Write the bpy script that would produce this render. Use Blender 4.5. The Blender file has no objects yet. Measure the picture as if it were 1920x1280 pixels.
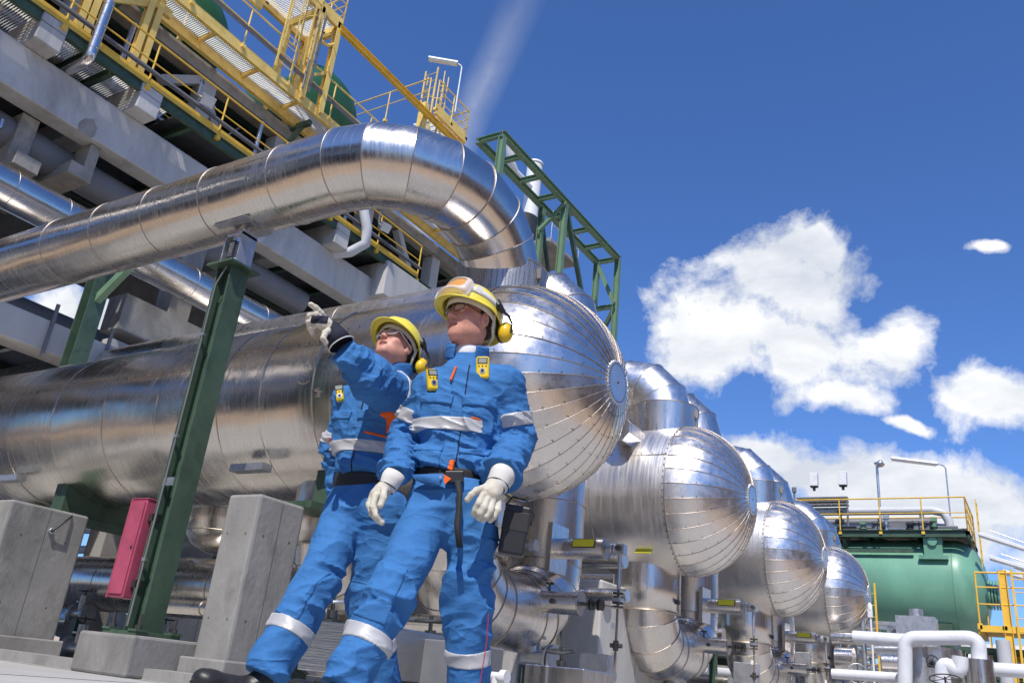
import bpy, math, random
import numpy as np
from mathutils import Vector, Matrix
random.seed(7); np.random.seed(7)
scene = bpy.context.scene
COL = scene.collection
# ---------------------------------------------------------------- camera
F = 1568.0; CX, CY = 960.0, 640.0; H = 0.27
def nrm(a): a = np.array(a, float); return a/np.linalg.norm(a)
_Y = nrm([2000-CX, 1395-CY, F]); _Z = nrm([1370-CX, -3180-CY, F]); _Z = nrm(_Z-_Z.dot(_Y)*_Y); _X = np.cross(_Y, _Z)
CM = np.stack([_X, _Y, _Z], 1)          # camera axes (right, down, forward) as rows
EYE = np.array([0, 0, H])
cam_d = bpy.data.cameras.new("camera"); cam = bpy.data.objects.new("camera", cam_d); COL.objects.link(cam)
R3 = Matrix((CM[0], -CM[1], -CM[2])).transposed()
cam.matrix_world = Matrix.Translation(EYE) @ R3.to_4x4()
cam_d.sensor_width = 36.0; cam_d.lens = F/1920*36.0; cam_d.clip_start = 0.05; cam_d.clip_end = 5000
scene.camera = cam
# measuring aids used while surveying the site: where a sight line meets a plane of the plant
def ray(u, v): return CM.T @ nrm([u-CX, v-CY, F])
def onX(u, v, x): r = ray(u, v); return EYE+r*(x/r[0])
def onY(u, v, y): r = ray(u, v); return EYE+r*(y/r[1])
def onZ(u, v, z): r = ray(u, v); return EYE+r*((z-H)/r[2])
# ---------------------------------------------------------------- world
SUN_DIR = np.array([0.36*math.cos(math.radians(55)), -0.933*math.cos(math.radians(55)), math.sin(math.radians(55))])
SUN_DIR = nrm(SUN_DIR)
world = bpy.data.worlds.new("World"); scene.world = world; world.use_nodes = True
def build_world():
    nt = world.node_tree; N = nt.nodes; L = nt.links; N.clear()
    out = N.new('ShaderNodeOutputWorld'); bg = N.new('ShaderNodeBackground'); bg.inputs[1].default_value = 0.10
    sky = N.new('ShaderNodeTexSky'); sky.sky_type = 'NISHITA'; sky.sun_disc = False
    sky.sun_elevation = math.asin(SUN_DIR[2]); sky.sun_rotation = math.atan2(SUN_DIR[0], SUN_DIR[1])
    sky.air_density = 1.0; sky.dust_density = 0.6; sky.ozone_density = 4.0; sky.altitude = 200
    def math_(op, a, b=None, c=None, clamp=False):
        n = N.new('ShaderNodeMath'); n.operation = op; n.use_clamp = clamp
        for i, x in enumerate((a, b, c)):
            if x is None: continue
            if isinstance(x, (int, float)): n.inputs[i].default_value = x
            else: L.new(x, n.inputs[i])
        return n.outputs[0]
    tc = N.new('ShaderNodeTexCoord'); D = tc.outputs['Generated']
    def nvec(scale, detail, amt):
        n = N.new('ShaderNodeTexNoise'); n.inputs['Scale'].default_value = scale; n.inputs['Detail'].default_value = detail; L.new(tc.outputs['Generated'], n.inputs['Vector'])
        a = N.new('ShaderNodeVectorMath'); a.operation = 'SUBTRACT'; L.new(n.outputs['Color'], a.inputs[0]); a.inputs[1].default_value = (.5, .5, .5)
        b = N.new('ShaderNodeVectorMath'); b.operation = 'SCALE'; L.new(a.outputs[0], b.inputs[0]); b.inputs['Scale'].default_value = amt; return b.outputs[0]
    w1 = N.new('ShaderNodeVectorMath'); w1.operation = 'ADD'; L.new(D, w1.inputs[0]); L.new(nvec(7.5, 4, .10), w1.inputs[1]); WD = w1.outputs[0]
    def wdot(vec):
        n = N.new('ShaderNodeVectorMath'); n.operation = 'DOT_PRODUCT'; L.new(WD, n.inputs[0]); n.inputs[1].default_value = tuple(vec); return n.outputs['Value']
    def dot(vec):
        n = N.new('ShaderNodeVectorMath'); n.operation = 'DOT_PRODUCT'; L.new(D, n.inputs[0]); n.inputs[1].default_value = tuple(vec); return n.outputs['Value']
    def noise(scale, detail, rough, dist=0.0, sc=(1, 1, 1)):
        mp = N.new('ShaderNodeMapping'); mp.inputs['Scale'].default_value = sc; L.new(D, mp.inputs[0])
        n = N.new('ShaderNodeTexNoise'); n.inputs['Scale'].default_value = scale; n.inputs['Detail'].default_value = detail
        n.inputs['Roughness'].default_value = rough; n.inputs['Distortion'].default_value = dist; L.new(mp.outputs[0], n.inputs['Vector']); return n.outputs[0]
    # cumulus banks: centre, half width, half height (given as sight-line offsets), tilt
    banks = [(1460, 640, 225, 95, .12), (1500, 545, 115, 105, .1), (1335, 665, 115, 80, 0), (1645, 630, 95, 56, 0), (1545, 470, 35, 40, .2), (1560, 735, 110, 40, 0),
             (1866, 492, 42, 16, 0), (1862, 745, 110, 52, .2), (1700, 785, 70, 14, .3), (1570, 885, 190, 62, .15), (1770, 925, 200, 62, .25), (1650, 985, 320, 75, .15), (1440, 850, 80, 38, 0), (1905, 1065, 130, 45, .1), (190, 600, 200, 60, 0)]
    m = None
    for (u, v, a, b, t) in banks:
        c = ray(u, v); ex = ray(u+a*math.cos(t), v+a*math.sin(t))-c; ey = ray(u-b*math.sin(t), v+b*math.cos(t))-c
        ax = ex/ex.dot(ex); ay = ey/ey.dot(ey)
        p = math_('SUBTRACT', wdot(ax), float(ax.dot(c))); q = math_('SUBTRACT', wdot(ay), float(ay.dot(c)))
        r = math_('SQRT', math_('ADD', math_('MULTIPLY', p, p), math_('MULTIPLY', q, q)))
        w = math_('MAXIMUM', math_('SUBTRACT', 1.0, r), -1.2)
        front = math_('GREATER_THAN', dot(c), 0.3)
        w = math_('ADD', math_('MULTIPLY', math_('ADD', w, 1.2), front), -1.2)
        m = w if m is None else math_('MAXIMUM', m, w)
    n1 = noise(7.5, 11, .66, .15); n2 = noise(2.6, 5, .55, 0)
    f = math_('ADD', m, math_('MULTIPLY', math_('SUBTRACT', n1, .5), 3.3))
    a = math_('MULTIPLY', math_('ADD', f, 0.20), 1.9, clamp=True)
    # the rest of the sky: scattered fair-weather clouds outside the photographed part
    beh = math_('MULTIPLY', math_('SUBTRACT', .24, dot((0, 0, 1))), 4.0, clamp=True)
    beh = math_('MULTIPLY', beh, math_('MULTIPLY', math_('SUBTRACT', 0.1, dot(ray(960, 640))), 3.0, clamp=True))
    g = math_('MULTIPLY', math_('MULTIPLY', math_('SUBTRACT', math_('ADD', math_('MULTIPLY', n2, .7), math_('MULTIPLY', n1, .3)), .63), 9.0, clamp=True), beh)
    a = math_('MAXIMUM', a, g)
    # thin contrail-like wisp
    c = ray(930, 110); t = ray(985, 0)-ray(880, 230); t = nrm(t-t.dot(c)*c); s = np.cross(c, t)
    ps = math_('ABSOLUTE', math_('SUBTRACT', dot(s), float(s.dot(c)))); pt = math_('SUBTRACT', dot(t), float(t.dot(c)))
    wid = math_('SUBTRACT', 1.0, math_('DIVIDE', ps, 0.026), clamp=True)
    wid = math_('MULTIPLY', wid, math_('GREATER_THAN', dot(c), .5))
    wisp = math_('MULTIPLY', math_('MULTIPLY', wid, math_('ADD', .1, math_('MULTIPLY', noise(18, 6, .6, .5), .75))), math_('MULTIPLY', math_('ADD', .12, math_('MULTIPLY', pt, -1)), 4.0, clamp=True))
    a = math_('MAXIMUM', a, math_('MULTIPLY', wisp, .85))
    shade = noise(5.0, 6, .6, .2, (1, 1, 2.2))
    cr = N.new('ShaderNodeMix'); cr.data_type = 'RGBA'; L.new(math_('MULTIPLY', math_('SUBTRACT', shade, .38), 3.2, clamp=True), cr.inputs['Factor'])
    cr.inputs['A'].default_value = (6.9, 7.4, 8.3, 1); cr.inputs['B'].default_value = (11.5, 11.5, 11.5, 1)
    tint = N.new('ShaderNodeMix'); tint.data_type = 'RGBA'; tint.blend_type = 'MULTIPLY'; tint.inputs['Factor'].default_value = 1.0
    L.new(sky.outputs[0], tint.inputs['A']); tint.inputs['B'].default_value = (0.80, 1.13, 1.68, 1)
    mx = N.new('ShaderNodeMix'); mx.data_type = 'RGBA'; L.new(a, mx.inputs['Factor']); L.new(tint.outputs['Result'], mx.inputs['A']); L.new(cr.outputs['Result'], mx.inputs['B'])
    L.new(mx.outputs['Result'], bg.inputs[0]); L.new(bg.outputs[0], out.inputs[0])
build_world()
sd = bpy.data.lights.new("sun", 'SUN'); sd.energy = 4.7; sd.angle = math.radians(0.5); sd.color = (1, .955, .88)
sun = bpy.data.objects.new("sun", sd); COL.objects.link(sun)
sun.rotation_euler = Vector(-SUN_DIR).to_track_quat('-Z', 'Y').to_euler(); sun.location = (0, -20, 40)
scene.view_settings.view_transform = 'Standard'; scene.view_settings.look = 'None'; scene.view_settings.exposure = 0.0; scene.view_settings.gamma = 1
scene.view_settings.use_curve_mapping = False
scene.render.engine = 'CYCLES'
scene.cycles.max_bounces = 8; scene.cycles.glossy_bounces = 5
# ---------------------------------------------------------------- materials
def mat(name, col, rough=.6, metal=0.0, var=.12, scale=3.0, bump=0.0, bscale=30, bsc=(1, 1, 1), rvar=0, dirt=None, dscale=1.2, spec=.5, coat=0, stretch=(1, 1, 1), trans=0, ior=1.45):
    m = bpy.data.materials.new(name); m.use_nodes = True; nt = m.node_tree; N = nt.nodes; L = nt.links
    b = N['Principled BSDF']; b.inputs['Base Color'].default_value = (*col, 1); b.inputs['Roughness'].default_value = rough; b.inputs['Metallic'].default_value = metal
    b.inputs['Specular IOR Level'].default_value = spec; b.inputs['Coat Weight'].default_value = coat; b.inputs['IOR'].default_value = ior
    if trans: b.inputs['Transmission Weight'].default_value = trans
    tc = N.new('ShaderNodeTexCoord'); mp = N.new('ShaderNodeMapping'); L.new(tc.outputs['Object'], mp.inputs[0])
    oi = N.new('ShaderNodeObjectInfo'); ml = N.new('ShaderNodeMath'); ml.operation = 'MULTIPLY'; ml.inputs[1].default_value = 37.0
    L.new(oi.outputs['Random'], ml.inputs[0]); cb = N.new('ShaderNodeCombineXYZ')
    for i in range(3): L.new(ml.outputs[0], cb.inputs[i])
    L.new(cb.outputs[0], mp.inputs['Location']); mp.inputs['Scale'].default_value = stretch
    V = mp.outputs[0]
    def noise(s, d=5, r=.6, dist=0, vec=V):
        n = N.new('ShaderNodeTexNoise'); n.inputs['Scale'].default_value = s; n.inputs['Detail'].default_value = d; n.inputs['Roughness'].default_value = r; n.inputs['Distortion'].default_value = dist
        L.new(vec, n.inputs['Vector']); return n.outputs[0]
    def ramp(x, p0, c0, p1, c1):
        r = N.new('ShaderNodeValToRGB'); L.new(x, r.inputs[0]); e = r.color_ramp.elements; e[0].position = p0; e[0].color = (*c0, 1); e[1].position = p1; e[1].color = (*c1, 1); return r.outputs[0]
    if var:
        n = noise(scale, 7, .62, .3)
        c0 = tuple(c*(1-var) for c in col); c1 = tuple(min(1, c*(1+var)) for c in col)
        colr = ramp(n, .3, c0, .7, c1)
        if dirt:
            d = noise(dscale, 8, .7, .6); k = ramp(d, .5, (0, 0, 0), .72, (1, 1, 1))
            mx = N.new('ShaderNodeMix'); mx.data_type = 'RGBA'; L.new(k, mx.inputs['Factor']); L.new(colr, mx.inputs['A']); mx.inputs['B'].default_value = (*dirt, 1); colr = mx.outputs['Result']
        L.new(colr, b.inputs['Base Color'])
    if rvar:
        n = noise(scale*1.7, 5, .6); mr = N.new('ShaderNodeMapRange'); L.new(n, mr.inputs[0]); mr.inputs[1].default_value = .3; mr.inputs[2].default_value = .7
        mr.inputs[3].default_value = max(.02, rough-rvar); mr.inputs[4].default_value = min(1, rough+rvar); L.new(mr.outputs[0], b.inputs['Roughness'])
    if bump:
        mp2 = N.new('ShaderNodeMapping'); L.new(V, mp2.inputs[0]); mp2.inputs['Scale'].default_value = bsc
        n = noise(bscale, 6, .65, 0, mp2.outputs[0]); bp = N.new('ShaderNodeBump'); bp.inputs['Strength'].default_value = 1; bp.inputs['Distance'].default_value = bump
        L.new(n, bp.inputs['Height']); L.new(bp.outputs[0], b.inputs['Normal'])
    return m
def cladding(name, tint, rough, streak_axis='X', bump=.00028):
    """bright aluminium cladding sheet: large buckles, fine rolled streaks, water marks"""
    m = mat(name, tint, rough, 1.0, 0); nt = m.node_tree; N = nt.nodes; L = nt.links; b = N['Principled BSDF']
    tc = [n for n in N if n.type == 'TEX_COORD'][0]; V = [n for n in N if n.type == 'MAPPING'][0].outputs[0]
    def noise(s, d, r, sc, dist=0):
        mp = N.new('ShaderNodeMapping'); L.new(V, mp.inputs[0]); mp.inputs['Scale'].default_value = sc
        n = N.new('ShaderNodeTexNoise'); n.inputs['Scale'].default_value = s; n.inputs['Detail'].default_value = d; n.inputs['Roughness'].default_value = r; n.inputs['Distortion'].default_value = dist
        L.new(mp.outputs[0], n.inputs['Vector']); return n.outputs[0]
    sc = {'X': (14, .5, .5), 'Z': (9, 9, .35), 'O': (3, 3, 3)}[streak_axis]
    st = noise(3.0, 5, .6, sc); st2 = noise(14.0, 4, .6, sc); big = noise(1.1, 3, .5, (1, 1, 1)); cl = noise(2.2, 6, .7, (1, 1, .5), .8)
    def mr(x, a, b_, c, d):
        n = N.new('ShaderNodeMapRange'); L.new(x, n.inputs[0]); n.inputs[1].default_value = a; n.inputs[2].default_value = b_; n.inputs[3].default_value = c; n.inputs[4].default_value = d; return n.outputs[0]
    def add(x, y):
        n = N.new('ShaderNodeMath'); n.operation = 'ADD'; L.new(x, n.inputs[0]); L.new(y, n.inputs[1]); return n.outputs[0]
    L.new(add(mr(st, .35, .7, rough*.8, rough*1.25), mr(cl, .5, .75, 0, .12)), b.inputs['Roughness'])
    r = N.new('ShaderNodeValToRGB'); L.new(add(mr(st2, .3, .7, 0, .5), mr(cl, .35, .7, 0, .5)), r.inputs[0])
    e = r.color_ramp.elements; e[0].color = (*[c*.86 for c in tint], 1); e[1].color = (*[min(1, c*1.05) for c in tint], 1); L.new(r.outputs[0], b.inputs['Base Color'])
    bp = N.new('ShaderNodeBump'); bp.inputs['Strength'].default_value = 1; bp.inputs['Distance'].default_value = 1
    L.new(add(mr(big, 0, 1, 0, .012), mr(st, 0, 1, 0, bump)), bp.inputs['Height']); L.new(bp.outputs[0], b.inputs['Normal'])
    return m
M = {}
M['clad'] = cladding('aluminium_cladding', (.72, .68, .635), .24, 'X')
M['clad2'] = cladding('dull_aluminium_cladding', (.84, .80, .76), .40, 'X')
M['cladp'] = cladding('bright_aluminium_elbows', (.84, .81, .78), .33, 'O', .0003)
M['cladz'] = cladding('aluminium_cladding_upright', (.76, .715, .67), .30, 'Z')
M['clado'] = cladding('aluminium_gores', (.78, .735, .69), .27, 'O', .0003)
M['clado2'] = cladding('dull_aluminium_gores', (.84, .80, .76), .34, 'O', .0003)
M['seam'] = mat('cladding_seam', (.46, .40, .34), .45, 1.0, .2)
M['screw'] = mat('screw_steel', (.10, .10, .10), .5, .6, .2)
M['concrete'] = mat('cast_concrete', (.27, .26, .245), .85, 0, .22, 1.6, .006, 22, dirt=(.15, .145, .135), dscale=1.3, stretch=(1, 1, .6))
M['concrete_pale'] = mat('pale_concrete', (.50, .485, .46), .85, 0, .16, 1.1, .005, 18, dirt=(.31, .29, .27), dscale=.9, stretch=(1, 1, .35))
M['concrete_brown'] = mat('formed_concrete', (.34, .31, .27), .9, 0, .2, 1.8, .006, 16, dirt=(.18, .16, .14), dscale=1.6)
M['gravel'] = mat('sandy_gravel', (.50, .37, .26), .95, 0, .25, .6, .02, 30, dirt=(.36, .28, .20), dscale=.2)
M['paving'] = mat('paving_concrete', (.41, .40, .385), .9, 0, .10, .5, .004, 40, dirt=(.36, .34, .31), dscale=.35)
M['green'] = mat('green_steel_paint', (.062, .105, .068), .45, 0, .2, 3, .001, 20, dirt=(.035, .058, .04), dscale=3.5, rvar=.12)
M['green_l'] = mat('light_green_steel_paint', (.15, .25, .15), .45, 0, .14, 3)
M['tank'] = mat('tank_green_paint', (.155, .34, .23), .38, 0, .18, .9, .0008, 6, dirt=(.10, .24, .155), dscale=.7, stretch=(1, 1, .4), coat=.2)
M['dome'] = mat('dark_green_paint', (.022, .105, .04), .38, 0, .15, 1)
M['yellow'] = mat('yellow_paint', (.80, .50, .06), .5, 0, .10, 2, dirt=(.6, .36, .05), dscale=2.5)
M['yellow_tower'] = mat('cream_yellow_paint', (.84, .60, .17), .5, 0, .12, 2, dirt=(.60, .39, .09), dscale=2.5)
M['grate'] = mat('sunlit_galvanised_grating', (.86, .87, .88), .5, 0, .06)  # near-white base colour stands in for sun on the galvanised bars
M['galv'] = mat('galvanised_steel', (.55, .56, .58), .38, .8, .15, 9, rvar=.1)
M['dark'] = mat('dark_steel', (.045, .048, .05), .6, .2, .3)
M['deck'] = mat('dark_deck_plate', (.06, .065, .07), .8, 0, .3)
M['greypipe'] = mat('grey_painted_pipe', (.17, .17, .18), .55, 0, .12)
M['pipe_lg'] = mat('light_grey_pipe', (.52, .53, .54), .45, 0, .08)
M['white'] = mat('white_paint', (.78, .78, .77), .45, 0, .05, dirt=(.6, .59, .57), dscale=3)
M['red'] = mat('faded_red_paint', (.40, .07, .125), .5, 0, .2, 5, dirt=(.30, .055, .09), dscale=3)
M['black'] = mat('black_plastic', (.018, .018, .02), .45, 0, .2)
M['bolt'] = mat('bolt_steel', (.12, .11, .10), .45, .8, .2)
M['label'] = mat('yellow_label', (.75, .68, .04), .5, 0, .05)
M['rust'] = mat('rusty_steel', (.24, .19, .15), .7, .4, .3)
M['glass'] = mat('lamp_glass', (.6, .62, .62), .15, 0, .1)
M['lamp_white'] = mat('lamp_diffuser', (.85, .84, .80), .35, 0, .05)
M['redmark'] = mat('red_marking', (.45, .03, .05), .6, 0, .1)
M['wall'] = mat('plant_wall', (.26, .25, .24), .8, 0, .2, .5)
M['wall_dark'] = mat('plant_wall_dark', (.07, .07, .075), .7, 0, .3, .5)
def perforated():
    m = mat('perforated_steel', (.42, .43, .45), .5, .75, 0); N = m.node_tree.nodes; L = m.node_tree.links; b = N['Principled BSDF']
    tc = [n for n in N if n.type == 'TEX_COORD'][0]
    v = N.new('ShaderNodeTexVoronoi'); v.inputs['Scale'].default_value = 38; v.inputs['Randomness'].default_value = .15; L.new(tc.outputs['Object'], v.inputs['Vector'])
    r = N.new('ShaderNodeValToRGB'); L.new(v.outputs['Distance'], r.inputs[0]); e = r.color_ramp.elements; e[0].position = .28; e[0].color = (.10, .10, .11, 1); e[1].position = .36; e[1].color = (.40, .40, .41, 1)
    L.new(r.outputs[0], b.inputs['Base Color']); return m
M['perf'] = perforated()
# ---------------------------------------------------------------- mesh helpers
def vec(*a): return np.array(a, float)
class MB:
    def __init__(s): s.v = []; s.f = []; s.m = []; s.s = []; s.n = 0
    def add(s, V, Fs, m=0, smooth=False):
        s.v.append(np.asarray(V, float).reshape(-1, 3))
        for f in Fs: s.f.append(tuple(int(i)+s.n for i in f)); s.m.append(m); s.s.append(smooth)
        s.n += len(V); return s
    def box(s, a, b, m=0):
        a, b = np.minimum(a, b), np.maximum(a, b)
        V = [(x, y, z) for x in (a[0], b[0]) for y in (a[1], b[1]) for z in (a[2], b[2])]
        return s.add(V, [(0, 1, 3, 2), (4, 6, 7, 5), (0, 4, 5, 1), (2, 3, 7, 6), (0, 2, 6, 4), (1, 5, 7, 3)], m)
    def frame(s, p0, p1, up=(0, 0, 1)):
        d = nrm(np.array(p1)-np.array(p0)); u = np.array(up, float)
        if abs(d.dot(nrm(u))) > .98: u = np.array([0, 1., 0])
        x = nrm(np.cross(d, u)); y = np.cross(x, d); return d, x, y
    def prism(s, p0, p1, poly, up=(0, 0, 1), m=0, smooth=False):
        p0 = np.array(p0, float); p1 = np.array(p1, float); d, x, y = s.frame(p0, p1, up); n = len(poly)
        V = [p0+x*a+y*b for a, b in poly]+[p1+x*a+y*b for a, b in poly]
        Fs = [(i, (i+1) % n, n+(i+1) % n, n+i) for i in range(n)]+[tuple(range(n))[::-1], tuple(range(n, 2*n))]
        return s.add(V, Fs, m, smooth)
    def bar(s, p0, p1, w, h, up=(0, 0, 1), m=0):
        return s.prism(p0, p1, [(-w/2, -h/2), (w/2, -h/2), (w/2, h/2), (-w/2, h/2)], up, m)
    def ibeam(s, p0, p1, w, h, up=(0, 0, 1), t=.014, m=0):
        W = w/2; Hh = h/2; a = t*.35; P = [(-W, -Hh), (W, -Hh), (W, -Hh+t), (a, -Hh+t), (a, Hh-t), (W, Hh-t), (W, Hh), (-W, Hh), (-W, Hh-t), (-a, Hh-t), (-a, -Hh+t), (-W, -Hh+t)]
        p0 = np.array(p0, float); p1 = np.array(p1, float); d, x, y = s.frame(p0, p1, up); n = len(P)
        V = [p0+x*a_+y*b_ for a_, b_ in P]+[p1+x*a_+y*b_ for a_, b_ in P]
        Fs = [(i, (i+1) % n, n+(i+1) % n, n+i) for i in range(n)]
        for o in (0, n): Fs += [(o, o+1, o+2, o+11), (o+10, o+3, o+4, o+9), (o+8, o+5, o+6, o+7)]
        return s.add(V, Fs, m)
    def tube(s, path, r, n=12, m=0, smooth=True, caps=True):
        P = [np.array(p, float) for p in path]; k = len(P); rr = r if hasattr(r, '__len__') else [r]*k
        T = [nrm(P[min(i+1, k-1)]-P[max(i-1, 0)]) for i in range(k)]
        u = np.array([0, 0, 1.]) if abs(T[0][2]) < .9 else np.array([0, 1., 0]); x = nrm(np.cross(T[0], u)); V = []
        for i in range(k):
            x = nrm(x-x.dot(T[i])*T[i]); y = np.cross(T[i], x)
            sc = 1.0
            for j in range(n):
                a = 2*math.pi*j/n; V.append(P[i]+(x*math.cos(a)+y*math.sin(a))*rr[i])
        Fs = [(i*n+j, i*n+(j+1) % n, (i+1)*n+(j+1) % n, (i+1)*n+j) for i in range(k-1) for j in range(n)]
        s.add(V, Fs, m, smooth)
        if caps: s.add([V[j] for j in range(n)], [tuple(range(n))[::-1]], m); s.add([V[(k-1)*n+j] for j in range(n)], [tuple(range(n))], m)
        return s
    def cyl(s, p0, p1, r, n=16, m=0, r1=None): return s.tube([p0, p1], [r, r if r1 is None else r1], n, m)
    def lathe(s, o, axis, prof, n=48, m=0, smooth=True, xd=None, jit=None):
        o = np.array(o, float); d = nrm(axis); u = np.array([0, 0, 1.]) if abs(d[2]) < .9 else np.array([0, 1., 0])
        x = nrm(np.cross(u, d)) if xd is None else nrm(xd); y = np.cross(d, x); V = []
        for i, (t, r) in enumerate(prof):
            for j in range(n):
                a = 2*math.pi*j/n; q = r if jit is None else r+jit(t, a); V.append(o+d*t+(x*math.cos(a)+y*math.sin(a))*q)
        Fs = [(i*n+j, i*n+(j+1) % n, (i+1)*n+(j+1) % n, (i+1)*n+j) for i in range(len(prof)-1) for j in range(n)]
        return s.add(V, Fs, m, smooth)
    def disc(s, o, axis, r, n=32, m=0):
        o = np.array(o, float); d = nrm(axis); u = np.array([0, 0, 1.]) if abs(d[2]) < .9 else np.array([0, 1., 0]); x = nrm(np.cross(u, d)); y = np.cross(d, x)
        return s.add([o+(x*math.cos(2*math.pi*j/n)+y*math.sin(2*math.pi*j/n))*r for j in range(n)], [tuple(range(n))], m)
    def torus(s, o, axis, R, r, n=32, k=8, m=0, a0=0, a1=2*math.pi):
        o = np.array(o, float); d = nrm(axis); u = np.array([0, 0, 1.]) if abs(d[2]) < .9 else np.array([0, 1., 0]); x = nrm(np.cross(u, d)); y = np.cross(d, x)
        full = abs(a1-a0-2*math.pi) < 1e-6; c = n if full else n+1; V = []
        for i in range(c):
            a = a0+(a1-a0)*i/n; e = x*math.cos(a)+y*math.sin(a)
            for j in range(k): b = 2*math.pi*j/k; V.append(o+e*(R+r*math.cos(b))+d*r*math.sin(b))
        Fs = [(i*k+j, i*k+(j+1) % k, ((i+1) % c)*k+(j+1) % k, ((i+1) % c)*k+j) for i in range(n) for j in range(k)]
        return s.add(V, Fs, m, True)
    def nut(s, p, axis, r, h, m=0): return s.tube([np.array(p, float), np.array(p, float)+nrm(axis)*h], r, 6, m, False)
    def build(s, name, mats, parent=None, bevel=0.0, sub=None):
        V = np.concatenate(s.v); 
        if parent is not None: V = V-origin(parent)
        me = bpy.data.meshes.new(name); me.from_pydata(V.tolist(), [], s.f)
        mats = mats if isinstance(mats, (list, tuple)) else [mats]
        for q in mats: me.materials.append(M[q] if isinstance(q, str) else q)
        me.polygons.foreach_set('material_index', s.m); me.polygons.foreach_set('use_smooth', s.s); me.update()
        o = bpy.data.objects.new(name, me); COL.objects.link(o)
        if parent is not None: o.parent = parent
        if bevel:
            b = o.modifiers.new('bevel', 'BEVEL'); b.width = bevel; b.segments = 2; b.limit_method = 'ANGLE'; b.angle_limit = math.radians(40)
        return o
def origin(o):
    v = np.zeros(3)
    while o is not None: v += np.array(o.location); o = o.parent
    return v
def tag(o, label=None, cat=None, group=None, kind=None):
    if label: o['label'] = label
    if cat:
        o['category'] = cat
        if not kind: o['kind'] = 'thing'
    if group: o['group'] = group
    if kind: o['kind'] = kind
    return o
def thing(name, label, cat, loc, group=None):
    o = bpy.data.objects.new(name, None); COL.objects.link(o); o.location = tuple(float(x) for x in loc); o.empty_display_size = .2
    return tag(o, label, cat, group)
def dup(root, off, label=None):
    def cp(o, par):
        c = o.copy(); COL.objects.link(c)
        if par is not None: c.parent = par
        for ch in list(o.children): cp(ch, c)
        return c
    r = cp(root, None); r.location = tuple(np.array(root.location)+np.array(off))
    if label: r['label'] = label
    return r
def grid_sheet(b, m=0): pass
# ================================================================= GROUND
g = MB(); n = 2
g.add([(-400, -400, -.006), (400, -400, -.006), (400, 900, -.006), (-400, 900, -.006)], [(0, 1, 2, 3)]); tag(g.build('ground', 'gravel'), kind='structure')
g = MB(); g.add([(-60, .6, 0), (1.5, .6, 0), (1.5, 40, 0), (-60, 40, 0)], [(0, 1, 2, 3)]); tag(g.build('pavement', 'paving'), kind='structure')
g = MB()
for x in range(-30, 2, 3): g.box((x-.006, .6, .0005), (x+.006, 5.0, .0025))
for y in (2.8, 4.9): g.box((-40, y-.006, .0005), (1.5, y+.006, .0025))
tag(g.build('paving_joints', 'screw'), kind='structure')
g = MB(); g.box((-40, 5.02, 0), (6, 5.30, .09)); 
tag(g.build('kerb', 'concrete'), kind='structure')
# ================================================================= HEAT EXCHANGERS
YV = 7.05; ZV = 3.11; RV = 1.10; ROW = 5.05; GROUPV = 'row of insulated heat exchanger drums'
CAPX = [-3.36, -3.50, -3.56, -3.62]; XS = -4.42            # seam between shell and head
def wave(x, a, seed=0):
    return .0035*math.sin(2.3*x+3*a+seed)+.0025*math.sin(5.1*x-5*a+1.3+seed)+.002*math.sin(9*a+1.7*x+2*seed)
def sheet_shell(b, p0, axis, L0, L1, R, seams, n=96, mm=(0, 1), seed=0, lap=.006, beads=True):
    """rolled cladding sheets between seam stations, each lapping over the next"""
    st = [L0]+sorted(seams)+[L1]
    for i in range(len(st)-1):
        a, c = st[i], st[i+1]; k = max(2, int((c-a)/.12)); rj = random.uniform(-.001, .002); sd_ = random.uniform(0, 6)
        prof = [(a+(c-a)*j/k, R+rj+lap*(1-j/k)) for j in range(k+1)]
        b.lathe(p0, axis, prof, n, mm[0], True, jit=lambda t, an, sd_=sd_: wave(t, an, sd_+seed)*min(1, R))
        if beads and i > 0: 
            b.torus(np.array(p0)+nrm(axis)*a, axis, R+lap*.6, .0075, n, 6, mm[1])
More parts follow.
